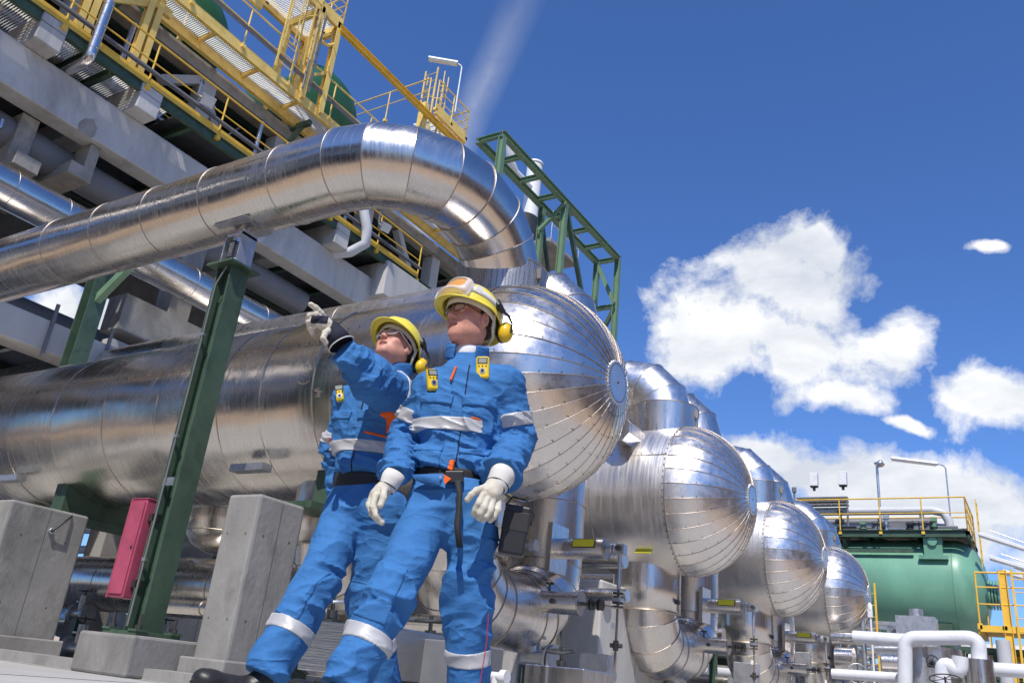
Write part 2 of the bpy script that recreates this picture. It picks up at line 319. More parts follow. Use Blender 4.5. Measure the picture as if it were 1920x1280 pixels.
def drum(k, full):
    Y = YV+ROW*k; cap = CAPX[k]; xs = XS
    lab = ['largest insulated drum, behind the two workers, nearest of the row, on tall concrete plinths',
           'second insulated drum of the row, with a faceted box high on its flank',
           'third insulated drum, between the drum with the yellow label plate and the smallest drum',
           'smallest and farthest insulated drum, its gored head against the green tank'][k]
    t = thing('heat_exchanger_drum', lab, 'drum', (-9, Y, 2.0), GROUPV)
    s = MB()
    if k == 0: seams = [onY(u, v, Y-1.05)[0] for u, v in ((20, 800), (98, 800), (190, 800), (288, 800), (403, 790), (483, 780), (583, 770))]
    else: seams = [-5.6, -6.8, -8.0, -9.2, -10.4, -11.6, -12.8]
    o = (-17.0, Y, ZV)
    sheet_shell(s, o, (1, 0, 0), 0, xs+17.0, RV, [q+17.0 for q in seams], 128 if k == 0 else 96, seed=k)
    s.disc(o, (-1, 0, 0), RV, 64)
    # lengthwise laps with screws
    for i, q in enumerate(seams+[xs]):
        if i == 0: continue
        a = math.radians(random.choice([20, 28, 160, 24, 15])); x0, x1 = sorted((seams[i-1], q)); yy = Y-math.cos(a)*(RV+.006); zz = ZV+math.sin(a)*(RV+.006)
        s.bar((x0, yy, zz), (x1, yy, zz), .006, .012, (0, -math.cos(a), math.sin(a)), 1)
        nn = max(3, int((x1-x0)/.16))
        for j in range(nn): 
            x = x0+(j+.5)*(x1-x0)/nn; s.nut((x, yy-.0, zz+.03), (0, -math.cos(a), math.sin(a)), .009, .007, 2)
    s.build('shell', ['clad' if k == 0 else 'clad2', 'seam', 'screw'], t)
    # gored dished head
    h = MB(); G = 32; D = cap-xs-.0; NS = 14; c0 = np.array([xs, Y, ZV]); RH = RV+.012; r_cap = .20
    def hp(tt, a, lift=0.0):
        th = tt*math.acos(r_cap/RH); r = RH*math.cos(th); x = D*math.sin(th)/math.sin(math.acos(r_cap/RH))
        nx, nr = nrm([math.sin(th)*1.0, math.cos(th)*D/RH])[0], nrm([math.sin(th), math.cos(th)*D/RH])[1]
        return c0+np.array([x+nx*lift, -math.cos(a)*(r+nr*lift), math.sin(a)*(r+nr*lift)])
    for gidx in range(G):
        a0 = 2*math.pi*gidx/G; a1 = 2*math.pi*(gidx+1)/G; q = 4; V = []; tw = random.uniform(-.002, .002)
        for i in range(NS+1):
            for j in range(q+1):
                w = j/q; a = a0+(a1-a0)*w; lift = .005*(1-w)*(1-.4*i/NS)-.004*math.sin(math.pi*w)*(1-i/NS)*1.2+tw*w
                V.append(hp(i/NS, a, lift))
        h.add(V, [(i*(q+1)+j, i*(q+1)+j+1, (i+1)*(q+1)+j+1, (i+1)*(q+1)+j) for i in range(NS) for j in range(q)], 0, True)
        h.tube([hp(i/NS, a0, .004) for i in range(NS+1)], .0042 if k < 1 else .006, 5, 1)
        ns = 7
        for i in range(ns):
            tt = (i+.4)/ns; p = hp(tt, a0+.018+.01*tt, .013); nn = nrm(hp(tt, a0, .1)-hp(tt, a0, 0)); h.nut(p, nn, .0066, .005, 2)
    h.torus(c0, (1, 0, 0), RH+.002, .010, 128, 6, 1)
    for j in range(72):
        a = 2*math.pi*j/72; h.nut(c0+np.array([-.03, -math.cos(a)*(RV+.006), math.sin(a)*(RV+.006)]), (0, -math.cos(a), math.sin(a)), .009, .006, 2)
    hd = h.build('head', ['clado' if k == 0 else 'clado2', 'seam', 'screw'], t)
    c = MB(); nb = 36; V = []; 
    for j in range(nb*2):
        a = math.pi*j/nb; r = r_cap+.012+(.012 if j % 2 else 0); V.append((cap+.012, Y-math.cos(a)*r, ZV+math.sin(a)*r))
    V2 = [(x-.02, y, z) for x, y, z in V]; N2 = nb*2
    c.add(V+V2, [tuple(range(N2))]+[(i, i+N2, (i+1) % N2+N2, (i+1) % N2) for i in range(N2)], 0)
    for j in range(nb): a = 2*math.pi*j/nb; c.nut((cap+.011, Y-math.cos(a)*(r_cap-.01), ZV+math.sin(a)*(r_cap-.01)), (1, 0, 0), .007, .007, 1)
    c.nut((cap+.011, Y, ZV), (1, 0, 0), .012, .01, 1)
    c.build('end_cap', ['clad2', 'screw'], hd)
    # upper nozzle collar (perforated guard) and lower nozzle collar
    n_ = MB(); n_.lathe((-4.87, Y, 3.75), (0, 0, 1), [(0, .50), (.3, .50), (.62, .51), (.84, .52)], 64, 0); n_.lathe((-4.87, Y, 4.59), (0, 0, 1), [(0, .52), (.0, .40)], 64, 1, False)
    n_.torus((-4.87, Y, 4.585), (0, 0, 1), .52, .009, 64, 6, 1)
    n_.bar((-5.39, Y, 3.9), (-5.39, Y, 4.58), .03, .02, (0, 1, 0), 1); n_.bar((-4.35, Y-.02, 3.9), (-4.35, Y-.02, 4.58), .02, .03, (0, 1, 0), 1)
    n_.box((-4.36, Y-.07, 4.40), (-4.31, Y-.02, 4.52), 1); n_.box((-4.36, Y-.07, 4.05), (-4.32, Y-.02, 4.1), 1)
    n_.build('top_nozzle_guard', ['perf' if k == 0 else 'cladz', 'seam'], t)
    if k == 0:
        n_ = MB(); n_.lathe((-6.75, Y, 1.45), (0, 0, 1), [(0, .40), (0, .50), (.35, .495), (.9, .49)], 64, 0); n_.torus((-6.75, Y, 1.45), (0, 0, 1), .50, .008, 64, 6, 1); n_.build('bottom_nozzle_guard', ['cladz', 'seam'], t)
    n_ = MB(); n_.lathe((-5.08, Y, 1.45), (0, 0, 1), [(0, .40), (0, .50), (.35, .495), (.9, .49)], 64, 0); n_.torus((-5.08, Y, 1.45), (0, 0, 1), .50, .008, 64, 6, 1)
    n_.bar((-4.58, Y-.03, 1.47), (-4.58, Y-.03, 2.1), .015, .03, (1, 0, 0), 1); n_.box((-4.60, Y-.12, 1.58), (-4.54, Y-.05, 1.64), 2)
    n_.build('bottom_nozzle_guard', ['cladz', 'seam', 'screw'], t)
    # saddles on the plinths
    for x in ((-6.42, -11.3) if k == 0 else (-8.9, -14.0)):
        d = MB(); d.box((x-.2, Y-.95, 1.72), (x+.2, Y+.95, 1.79), 0)
        d.prism((x-.13, Y, 0), (x+.13, Y, 0), [(-.62, 1.785), (.62, 1.785), (.62, 2.26), (-.62, 2.26)], (0, 0, 1), 0)
        d.build('saddle', 'green', t)
    if k == 1:
        b = MB(); c_ = onY(1190, 812, Y-1.0); pts = [(math.cos(math.radians(22.5+45*i))*.20, math.sin(math.radians(22.5+45*i))*.20) for i in range(8)]
        b.prism((c_[0]-.15, Y-.7, c_[2]), (c_[0]-.15, Y-1.28, c_[2]), pts, (0, 0, 1), 0); b.build('inspection_box', 'cladz', t)
    if k == 0:
        for u, v in ((463, 876), (14, 896)):
            p = onY(u, v, Y-.93); b = MB(); b.box(p-vec(.26, .02, .035), p+vec(.26, .12, .045)); b.build('drip_ledge', 'galv', t)
        # round hatch outline and sleeve
        b = MB(); p = onY(575, 703, Y-1.08); b.torus((p[0], Y-1.075, p[2]), (0, -1, .3), .115, .006, 32, 6, 0); b.build('hatch_ring', 'seam', t)
        b = MB(); xs_ = onY(583, 750, Y-1.1)[0]; b.lathe((xs_, Y, ZV), (1, 0, 0), [(0, RV+.008), (0, RV+.03)], 128, 0, False); b.lathe((xs_, Y, ZV), (1, 0, 0), [(q_, RV+.030) for q_ in np.linspace(0, XS-.02-xs_, 14)], 128, 0, True, jit=lambda t, an: wave(t, an, 2.2)); b.lathe((xs_, Y, ZV), (1, 0, 0), [(XS-.02-xs_, RV+.030), (XS-.02-xs_, RV)], 128, 0, False)
        b.torus((xs_, Y, ZV), (1, 0, 0), RV+.032, .008, 128, 6, 1); q = onY(590, 735, Y-1.12)
        b.box((q[0], Y-1.12, q[2]-.05), (q[0]+.05, Y-1.08, q[2]+.05), 1); b.nut((q[0]+.02, Y-1.12, q[2]), (0, -1, 0), .014, .05, 2); b.build('belly_band', ['clad', 'seam', 'screw'], t)
    if k == 1:
        th = math.radians(-52); yy = Y-math.cos(th)*(RV+.02); zz = ZV+math.sin(th)*(RV+.02)
        b = MB(); b.prism((-5.0, yy, zz), (-4.74, yy, zz), [(-.006, -.05), (.006, -.05), (.006, .05), (-.006, .05)], (0, math.sin(-th), math.cos(-th)), 0); b.build('label_plate', 'label', t)
    return t
for k in range(4): drum(k, True)
def arc(c, e0, e1, r, a0, a1, n):
    return [np.array(c)+np.array(e0)*r*math.cos(a0+(a1-a0)*i/n)+np.array(e1)*r*math.sin(a0+(a1-a0)*i/n) for i in range(n+1)]
def clad_pipe(b, path, r, seam_at=None, mm=(0, 1), n=56, seamr=.006, smooth=True):
    """segmented pipe; each path segment is its own flat-sided gore with a bead at the joint"""
    P = [np.array(p, float) for p in path]; k = len(P)
    T = [nrm(P[i+1]-P[i]) for i in range(k-1)]
    x = nrm(np.cross(T[0], [0, 0, 1.] if abs(T[0][2]) < .9 else [0, 1., 0])); rings = []
    for i in range(k):
        if i == 0: nn = T[0]
        elif i == k-1: nn = T[-1]
        else: nn = nrm(T[i-1]+T[i])
        t = T[min(i, k-2)] if i < k-1 else T[-1]
        if i > 0 and i < k-1:                      # rotate frame along
            pass
        base_t = T[max(i-1, 0)]
        x = nrm(x-x.dot(base_t)*base_t); y = np.cross(base_t, x); R = []
        for j in range(n):
            a = 2*math.pi*j/n; q = P[i]+(x*math.cos(a)+y*math.sin(a))*r
            q = q+base_t*((P[i]-q).dot(nn)/base_t.dot(nn)); R.append(q)
        rings.append(R)
    for i in range(k-1):
        L_ = np.linalg.norm(P[i+1]-P[i]); m_ = max(1, int(L_/.15)); V = []; sd_ = random.uniform(0, 6); rj = random.uniform(0, .003)
        A = rings[i]; B = rings[i+1]
        # frame drift between rings is handled by matching nearest start
        for q in range(m_+1):
            w = q/m_
            for j in range(n):
                p = A[j]*(1-w)+B[j]*w; cen = P[i]*(1-w)+P[i+1]*w; d = nrm(p-cen)
                V.append(p+d*(rj+.004*(1-w)+wave(w*L_*1.3, 2*math.pi*j/n, sd_)*.45*(1 if 0 < q < m_ else .3)))
        b.add(V, [(q*n+j, q*n+(j+1) % n, (q+1)*n+(j+1) % n, (q+1)*n+j) for q in range(m_) for j in range(n)], mm[0], True)
        if i > 0:
            ring = [rings[i][j]+nrm(rings[i][j]-P[i])*.006 for j in range(n)]; ring.append(ring[0]); ring.append(ring[1]); b.tube(ring, seamr, 5, mm[1], caps=False)
    return b
# overhead pipes feeding each drum
def overhead(k):
    Y = YV+ROW*k; yp = Y-1.85; zp = 5.05; rp = .43
    t = thing('overhead_pipe', ['thickest-looking overhead clad pipe, crossing the upper left and bending down above the workers',
        'overhead clad pipe whose segmented elbow shows right of the largest gored head',
        'overhead clad pipe bending down into the third drum',
        'overhead clad pipe bending down into the farthest small drum'][k], 'pipe', (-9, yp, zp), 'overhead pipes of the drums')
    if k == 0: sx = [onY(u, v, yp-.38)[0] for u, v in ((72, 480), (162, 455), (262, 415), (372, 375), (500, 337))]
    else: sx = [-12, -11, -10, -9, -8, -7]
    rb = .88; x1 = -4.82; ye = Y-rb
    if k == 0:
        path = [(-24, yp, zp), (-16, yp, zp), (-14.6, yp, zp)]+[(x, yp, zp) for x in sx if x > -14.4]
        path += arc((x1-rb, yp+rb, zp), (1, 0, 0), (0, 1, 0), rb, -math.pi/2, 0, 4)
        e2 = arc((x1, Y-rb, zp-rb), (0, 1, 0), (0, 0, 1), rb, math.pi/2, 0, 4)
        path += [p for p in e2 if np.linalg.norm(p-path[-1]) > .1]
    else:
        rb = .62; x1 = -4.88
        path = [(-24, Y, zp), (-12, Y, zp), (-9, Y, zp), (-7.4, Y, zp), (-6.4, Y, zp)]+arc((x1-rb, Y, zp-rb), (1, 0, 0), (0, 0, 1), rb, math.pi/2, 0, 3)
    path += [(x1, Y, 4.1)]
    b = MB(); clad_pipe(b, path, rp)
    # lengthwise laps
    P = [np.array(p, float) for p in path]
    for i in range(1, len(P)-2):
        if abs(P[i+1][1]-yp) < 1e-6 and abs(P[i][1]-yp) < 1e-6 and P[i][0] > -16.5:
            a = math.radians(random.choice([35, 15, 8, 20])); yy = yp-math.cos(a)*(rp+.003); zz = zp+math.sin(a)*(rp+.003)
            b.bar((P[i][0], yy, zz), (P[i+1][0], yy, zz), .004, .008, (0, -math.cos(a), math.sin(a)), 1)
            for j in range(5): x = P[i][0]+(j+.5)/5*(P[i+1][0]-P[i][0]); b.nut((x, yy, zz-.02), (0, -math.cos(a), math.sin(a)), .007, .005, 2)
    b.build('cladding', ['clad' if k == 0 else 'cladp', 'seam', 'screw'], t)
    return t
for k in range(4): overhead(k)
# return bends under each drum
def ubend(k, x=-5.08, lab=None):
    Y = YV+ROW*k; r = .405; y2 = Y+1.9
    t = thing('return_bend_pipe', ['clad return bend under the nearest drum, right behind the striding worker in front', 'clad return bend under the second drum', 'clad return bend under the third drum', 'clad return bend under the farthest drum, smallest of the row'][k] if lab is None else lab, 'pipe', (x, Y, .5), 'return bends under the drums')
    path = [(x, Y, 2.1), (x, Y, 1.62)]+arc((x, Y+.62, 1.62), (0, 1, 0), (0, 0, 1), .62, math.pi, 1.5*math.pi, 4)[1:]+arc((x, y2-.62, 1.62), (0, 1, 0), (0, 0, 1), .62, -math.pi/2, 0, 4)+[(x, y2, 2.35), (x, y2, 3.0)]
    if lab is None: path += [(x, y2, 3.8)]+arc((x-.55, y2, 5.20-.62), (1, 0, 0), (0, 0, 1), .62, 0, math.pi/2, 3)+[(-7, y2, 5.20), (-9, y2, 5.20), (-24, y2, 5.20)]
    else: path += arc((x-.62, y2, 3.0), (1, 0, 0), (0, 0, 1), .62, 0, math.pi/2, 4)[1:]+[(-9, y2, 3.62), (-14.5, y2, 3.62)]
    b = MB(); clad_pipe(b, path, r+(.03 if lab is None else 0)); b.build('cladding', ['cladz', 'seam'], t)
    # stencilled marking bands on the upper bend
    if k == 0:
        pass
    f = MB(); f.cyl((x, y2-.62, .0), (x, y2-.62, .66), .16, 20); f.cyl((x, y2-.62, .0), (x, y2-.62, .03), .28, 20); f.build('support_foot', 'galv', t)
    return t
for k in range(4): ubend(k)
ubend(0, -6.75, 'clad return bend seen between the legs of the two workers')
# instrument stubs beside each drum
def instrument(k):
    Y = YV+ROW*k+1.62; z0 = 1.76; x0 = -4.62
    t = thing('level_instrument', ['level instrument with a yellow label, right of the front worker, below the largest head', 'level instrument with a yellow label beside the second return bend',
        'level instrument beside the third return bend', 'level instrument beside the farthest return bend'][k], 'instrument', (-4.3, Y, z0-.8), 'level instruments beside the drums')
    b = MB(); b.cyl((x0-.1, Y-.1, z0), (x0+.52, Y-.1, z0), .115, 28, 0); b.torus((x0+.52, Y-.1, z0), (1, 0, 0), .115, .008, 28, 6, 1); b.disc((x0+.522, Y-.1, z0), (1, 0, 0), .115, 28, 1)
    b.box((x0-.12, Y-.32, z0-.28), (x0-.06, Y+.08, z0+.26), 0); b.build('insulated_stub', ['cladz', 'seam'], t)
    b = MB(); th = math.radians(40)
    b.lathe((x0+.16, Y-.1, z0), (1, 0, 0), [(0, .118), (.24, .118)], 64, 0) if False else None
    b.prism((x0+.16, Y-.1-.112, z0+.045), (x0+.42, Y-.1-.112, z0+.045), [(-.006, -.045), (.006, -.045), (.006, .045), (-.006, .045)], (0, .35, 1), 0); b.prism((x0+.15, Y-.1-.109, z0+.045), (x0+.43, Y-.1-.109, z0+.045), [(-.006, -.054), (.006, -.054), (.006, .054), (-.006, .054)], (0, .35, 1), 1); b.build('label_plate', ['label', 'screw'], t)
    xv = x0+.66
    b = MB(); b.cyl((x0+.52, Y-.1, z0), (xv+.02, Y-.1, z0), .03, 14, 0); b.cyl((xv-.07, Y-.1, z0), (xv-.05, Y-.1, z0), .07, 18, 0); b.cyl((xv-.03, Y-.1, z0), (xv-.01, Y-.1, z0), .07, 18, 0)
    b.box((xv-.01, Y-.15, z0-.06), (xv+.09, Y-.05, z0+.05), 0)
    for s in (-1, 1): b.nut((xv+.04, Y-.1+s*.05, z0+.0), (0, s, 0), .03, .05, 1)
    b.build('valve_block', ['galv', 'bolt'], t)
    b = MB(); b.cyl((xv+.03, Y-.1, z0-.05), (xv+.03, Y-.1, z0-.42), .022, 12, 0); b.cyl((xv+.03, Y-.1, z0-.42), (xv+.03, Y-.1, z0-1.25), .013, 10, 1)
    for zz in (-.46, -.5, -.56, -.6): b.cyl((xv+.03, Y-.1, z0+zz), (xv+.03, Y-.1, z0+zz-.018), .06, 18, 2)
    b.box((xv-.02, Y-.15, z0-.56), (xv+.08, Y-.05, z0-.5), 0); b.cyl((xv-.03, Y-.1, z0-1.0), (xv+.1, Y-.1, z0-1.0), .024, 10, 2); b.cyl((xv+.03, Y-.1, z0-1.05), (xv+.03, Y-.1, z0-.95), .03, 10, 2)
    b.build('standpipe', ['galv', 'rust', 'bolt'], t)
    b = MB(); zl = z0-.62; b.cyl((x0-.2, Y-.35, zl), (x0+.38, Y-.35, zl), .12, 28, 0); b.disc((x0+.382, Y-.35, zl), (1, 0, 0), .12, 28, 1); b.torus((x0+.38, Y-.35, zl), (1, 0, 0), .12, .007, 28, 6, 1)
    b.torus((x0-.12, Y-.35, zl), (1, 0, 0), .13, .015, 28, 6, 0); b.nut((x0+.1, Y-.47, zl), (0, -1, 0), .03, .04, 2); b.cyl((x0+.38, Y-.35, zl), (x0+.62, Y-.3, zl), .02, 10, 2)
    for q in (.47, .51, .57, .61): b.cyl((x0+q, Y-.34, zl), (x0+q+.016, Y-.34, zl), .06, 16, 2)
    b.cyl((x0+.6, Y-.3, zl), (xv+.03, Y-.1, zl), .014, 8, 1)
    b.cyl((x0-.02, Y-.35, zl+.1), (x0-.02, Y-.35, zl+.2), .014, 8, 2); b.cyl((x0-.07, Y-.35, zl+.2), (x0+.03, Y-.35, zl+.2), .012, 8, 2)
    b.cyl((x0-.02, Y-.4, zl+.2), (x0-.02, Y-.3, zl+.2), .012, 8, 2)
    b.build('lower_stub', ['cladz', 'seam', 'bolt'], t)
    b = MB(); b.box((xv-.0, Y-.17, z0-.84), (xv+.04, Y-.165, z0-.78)); b.build('tag_plate', 'white', t)
    return t
for k in range(4): instrument(k)
# ================================================================= PLINTHS
M['concrete_dark'] = mat('form_mark', (.11, .105, .095), .9, 0, .2)
def plinth(k, x, y0, y1, w, z, label, foot=.08, m='concrete', fz=.22, group='concrete plinths under the drums'):
    b = MB(); b.box((x-w/2, y0, 0), (x+w/2, y1, z)); 
    t = thing('concrete_plinth', label, 'plinth', (x, (y0+y1)/2, 0), group); b.build('pier', m, t, bevel=.03)
    h_ = MB()
    for zz in (z*.33, z*.78):
        for q in (.22, .78):
            h_.disc((x+w/2+.0015, y0+(y1-y0)*q, zz), (1, 0, 0), .013, 10); h_.disc((x-w/2+w*q, y0-.0015, zz), (0, -1, 0), .011, 10)
    h_.box((x+w/2, y0+(y1-y0)*.5-.003, fz), (x+w/2+.002, y0+(y1-y0)*.5+.003, z-.04)); h_.build('form_marks', 'concrete_dark', t)
    b = MB(); b.box((x-w/2-foot, y0-foot, 0), (x+w/2+foot, y1+foot, fz)); b.build('footing', m, t, bevel=.015); return t
plinth(0, -6.42, 5.42, 6.02, .44, 1.70, 'tall square concrete plinth behind the rear worker, right of the green column')
p1 = plinth(0, -11.3, 5.42, 6.45, 1.62, 1.74, 'broad concrete plinth at the lower left edge with an eye bolt')
b = MB(); p = onX(95, 995, -10.48); p[1]=5.4; p[0]=-10.49+.0; q = onY(135, 950, 5.40); py = onX(95, 995, -10.48)[1]; b.cyl((-10.49, py, p[2]), (-10.46, py, p[2]), .03, 14, 0); b.torus((-10.45, py, p[2]), (1, 0, 0), .03, .008, 16, 6, 0)
b.tube([(-10.45, py, p[2]), (-10.42, py+.08, p[2]+.1), (-10.47, py+.2, p[2]+.22), (-10.6, py+.3, p[2]+.3)], .012, 8, 1); b.build('earthing_lug', ['galv', 'black'], p1)
plinth(1, -5.55, 10.9, 13.4, .6, 1.75, 'concrete plinth between the second return bend and the lower instrument', m='concrete_pale')
plinth(0, -6.42, 8.0, 8.6, .44, 1.70, 'square concrete plinth under the far side of the nearest drum')
for k in (1, 2, 3): plinth(k, -8.9, YV+ROW*k-1.3, YV+ROW*k+1.3, .6, 1.72, ['', 'concrete plinth under the middle of the second drum', 'concrete plinth under the middle of the third drum', 'concrete plinth under the middle of the farthest drum'][k])
# ================================================================= GREEN SUPPORT COLUMN
YP = 5.2; 
t = thing('support_column', 'dark green steel column on a low concrete pad, carrying the thick overhead pipe', 'column', (-7.12, YP, 0))
XP = -7.13
b = MB(); b.ibeam((XP, YP, .38), (XP, YP, 4.12), .24, .24, (1, 0, 0), .022); b.build('column_shaft', 'green', t, bevel=.004)
b = MB(); b.box((XP-.20, YP-.20, 4.12), (XP+.20, YP+.20, 4.145)); b.build('top_plate', 'green', t)
b = MB(); b.box((XP-.24, YP-.24, .345), (XP+.24, YP+.24, .38), 0)
for sx in (-.19, .19):
    for sy in (-.19, .19): b.box((XP+sx-.06, YP+sy-.06, .38), (XP+sx+.06, YP+sy+.06, .40), 0); b.nut((XP+sx, YP+sy, .40), (0, 0, 1), .03, .035, 1); b.cyl((XP+sx, YP+sy, .43), (XP+sx, YP+sy, .53), .014, 10, 1)
b.build('base_plate', ['green', 'bolt'], t)
b = MB(); b.box((XP-.40, YP-.36, 0), (XP+.40, YP+.42, .345)); b.build('concrete_pad', 'concrete', t, bevel=.025)
b = MB(); b.box((XP-.15, YP-.14, 4.15), (XP+.15, YP+.14, 4.17), 0)
for s in (-1, 1): b.bar((XP+s*.13, YP, 4.17), (XP+s*.13, YP, 4.56), .02, .20, (0, 1, 0), 0)
b.cyl((XP, YP, 4.17), (XP, YP, 4.52), .085, 24, 0); b.box((XP-.14, YP-.1, 4.50), (XP+.14, YP+.1, 4.53), 0)
for i in range(9): b.torus((XP, YP-.0, 4.25+i*.022), (0, 0, 1), .089, .006, 24, 6, 1)
b.box((XP-.045, YP-.097, 4.235), (XP+.045, YP-.085, 4.44), 1)
for i in range(8): b.box((XP-.035, YP-.103, 4.25+i*.022), (XP+.03, YP-.096, 4.26+i*.022), 0)
b.build('spring_support', ['galv', 'dark'], t)
b = MB(); b.box((XP-.27, YP-.20, 4.63), (XP+.27, YP+.20, 4.65), 0); b.cyl((XP, YP, 4.53), (XP, YP, 4.63), .06, 18, 0); b.build('bearing_plate', ['galv'], t)
# red box
t = thing('cable_box', 'long faded red box strapped to the foot of the green column', 'box', (-7.4, 5.0, .8))
p = onY(222, 1110, 5.0); q = onY(262, 945, 5.0); zb, zt_ = .66, 1.58
b = MB(); x0, x1 = XP-.42, XP-.18
b.box((x0, YP-.17, zb), (x1, YP+.05, zt_)); b.box((x0-.008, YP-.178, zt_), (x1+.008, YP+.058, zt_+.012)); b.box((x0-.008, YP-.182, zb-.01), (x0+.012, YP-.17, zt_)); b.build('housing', 'red', t, bevel=.008)
b = MB(); b.box((x0+.02, YP-.184, zb+.03), (x1-.02, YP-.172, zt_-.03)); b.build('door', 'red', t, bevel=.004)
b = MB(); b.cyl((x1-.045, YP-.184, (zb+zt_)/2), (x1-.045, YP-.195, (zb+zt_)/2), .012, 14); b.build('latch', 'bolt', t)
for z in (zb+.13, zt_-.17):
    c = MB(); c.box((x1-.01, YP-.12, z-.03), (x1+.10, YP-.05, z+.04)); c.build('clamp', 'bolt', t); c = MB(); c.box((x0-.03, YP-.05, z-.14), (x0+.02, YP-.01, z-.11)); c.build('hinge', 'bolt', t)

# small fittings on the column
b = MB(); b.tube([(XP-.05, YP-.135, .42), (XP-.05, YP-.135, 3.9), (XP+.05, YP-.13, 4.1)], .011, 8); t_ = [o for o in bpy.data.objects if o.name == 'support_column'][0]; b.build('conduit', 'greypipe', t_)
b = MB(); b.box((XP-.09, YP-.126, 1.72), (XP+.07, YP-.1205, 1.80)); b.build('nameplate', 'galv', t_)
for z in (1.0, 2.2, 3.3): b = MB(); b.box((XP-.075, YP-.15, z), (XP-.025, YP-.12, z+.03)); b.build('conduit_clip', 'galv', t_)
# ================================================================= CONCRETE AND STEEL PROCESS STRUCTURE (left)
XE, XA = -14.78, -15.2
ZB, ZT = 9.50, 10.46
B_ = thing('concrete_beam', 'long grey concrete beam running diagonally across the upper left under the walkway', 'beam', (XA-.24, 8, ZB))
b = MB(); b.box((XA-.50, -6, ZB), (XA, 24, ZT)); b.build('beam_body', 'concrete_pale', B_, bevel=.03)
p = onX(165, 240, XA); b = MB(); n = 14; pts = [(math.cos(2*math.pi*i/n)*random.uniform(.16, .22), math.sin(2*math.pi*i/n)*random.uniform(.16, .26)) for i in range(n)]
b.add([(XA+.006, p[1]+y, p[2]+z) for y, z in pts], [tuple(range(n))]); b.build('repair_patch', 'concrete_brown', B_)
for i, (y, lab) in enumerate(((5.6, 'concrete cross beam end above the long beam, nearest the top left corner'), (7.78, 'concrete cross beam end above the long beam, left of the floodlight'), (13.8, 'concrete cross beam end above the long beam, seen through the bend of the overhead pipe'))):
    b = MB(); b.box((XE-6, y-.25, ZT+.003), (XE, y+.25, ZT+.62)); o = b.build('cross_beam', 'concrete_pale', None, bevel=.02); tag(o, lab, 'beam', 'cross beams on the long concrete beam')
for y, lab in ((-1, 'hidden'),): pass
# second long beam and lower beam
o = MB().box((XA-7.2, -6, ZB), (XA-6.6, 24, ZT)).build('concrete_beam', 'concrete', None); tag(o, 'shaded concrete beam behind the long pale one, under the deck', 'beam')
o = MB().box((XA-.6, -6, 5.07), (XA, 9.9, 5.66)).build('concrete_beam', 'concrete_pale', None, bevel=.02); tag(o, 'low concrete beam at the left edge just above the nearest drum', 'beam')
for u, v in ((92, 625), (212, 618)):
    q = onX(u, v, XA+.03); o = MB().box((XA+.004, q[1]-.03, 4.95), (XA+.05, q[1]+.03, 6.0)).build('strap', 'greypipe', None); tag(o, 'grey upright strut bolted on the low concrete beam, '+('left one' if u < 100 else 'right one by the drum'), 'strut')
def run(name, label, path, r, m='clad', seams=(), group=None, mats=None, mat2='seam', seg=40):
    b = MB(); b.tube(path, r, seg, 0)
    P = [np.array(q, float) for q in path]
    for i in range(len(P)-1):
        L_ = np.linalg.norm(P[i+1]-P[i]); d = nrm(P[i+1]-P[i]); k = int(L_/1.0)
        if m in ('clad', 'cladz', 'clado') and L_ > 1.2:
            for j in range(1, k+1): b.torus(P[i]+d*(j*L_/(k+1)), d, r+.002, .006, 40, 6, 1)
    o = b.build(name, [m, mat2], None); return tag(o, label, 'pipe', group)
# columns
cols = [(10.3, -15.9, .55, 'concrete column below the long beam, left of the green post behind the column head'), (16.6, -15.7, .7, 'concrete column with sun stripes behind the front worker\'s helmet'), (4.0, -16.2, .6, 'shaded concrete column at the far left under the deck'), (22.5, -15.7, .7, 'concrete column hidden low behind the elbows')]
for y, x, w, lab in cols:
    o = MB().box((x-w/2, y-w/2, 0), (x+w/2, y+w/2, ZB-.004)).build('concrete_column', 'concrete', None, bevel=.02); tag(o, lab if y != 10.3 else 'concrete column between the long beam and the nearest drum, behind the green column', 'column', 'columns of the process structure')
o = MB().box((-16.4, 15.6, 9.9), (-14.7, 17.6, 10.95)).build('concrete_block', 'concrete_pale', None, bevel=.02); tag(o, 'pale concrete block with striped shadows left of the perforated collar', 'beam')
o = MB().box((-16.2, 9.0, 6.2), (-15.6, 16, 7.0)).build('concrete_beam', 'concrete', None); tag(o, 'short concrete beam just above the rear worker\'s pointing hand', 'beam')
o = MB().box((-16.0, 9.0, 4.9), (-15.7, 12.6, 6.0)).build('low_wall', 'concrete_pale', None); tag(o, 'pale block wall peeping over the nearest drum left of the green column', 'wall')
# under-deck: purlins, dark deck
def deck(name, z, x0, x1, y0, y1, lab):
    t = thing(name, lab, 'deck', ((x0+x1)/2, (y0+y1)/2, z)); b = MB(); b.box((x0, y0, z), (x1, y1, z+.06)); b.build('deck_plate', 'deck', t)
    b = MB(); y = y0+.6
    while y < y1: b.ibeam((x0, y, z-.13), (x1, y, z-.13), .14, .24, (0, 0, 1)); y += 1.55
    for x in (x0+.5, (x0+x1)/2, x1-.4): b.ibeam((x, y0, z-.16), (x, y1, z-.16), .2, .3, (0, 0, 1))
    b.build('joists', 'green', t); return t
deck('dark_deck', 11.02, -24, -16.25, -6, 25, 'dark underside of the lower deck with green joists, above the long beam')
deck('dark_deck', 7.2, -30, -19, -6, 30, 'dark lower ceiling behind the shiny round pipe')
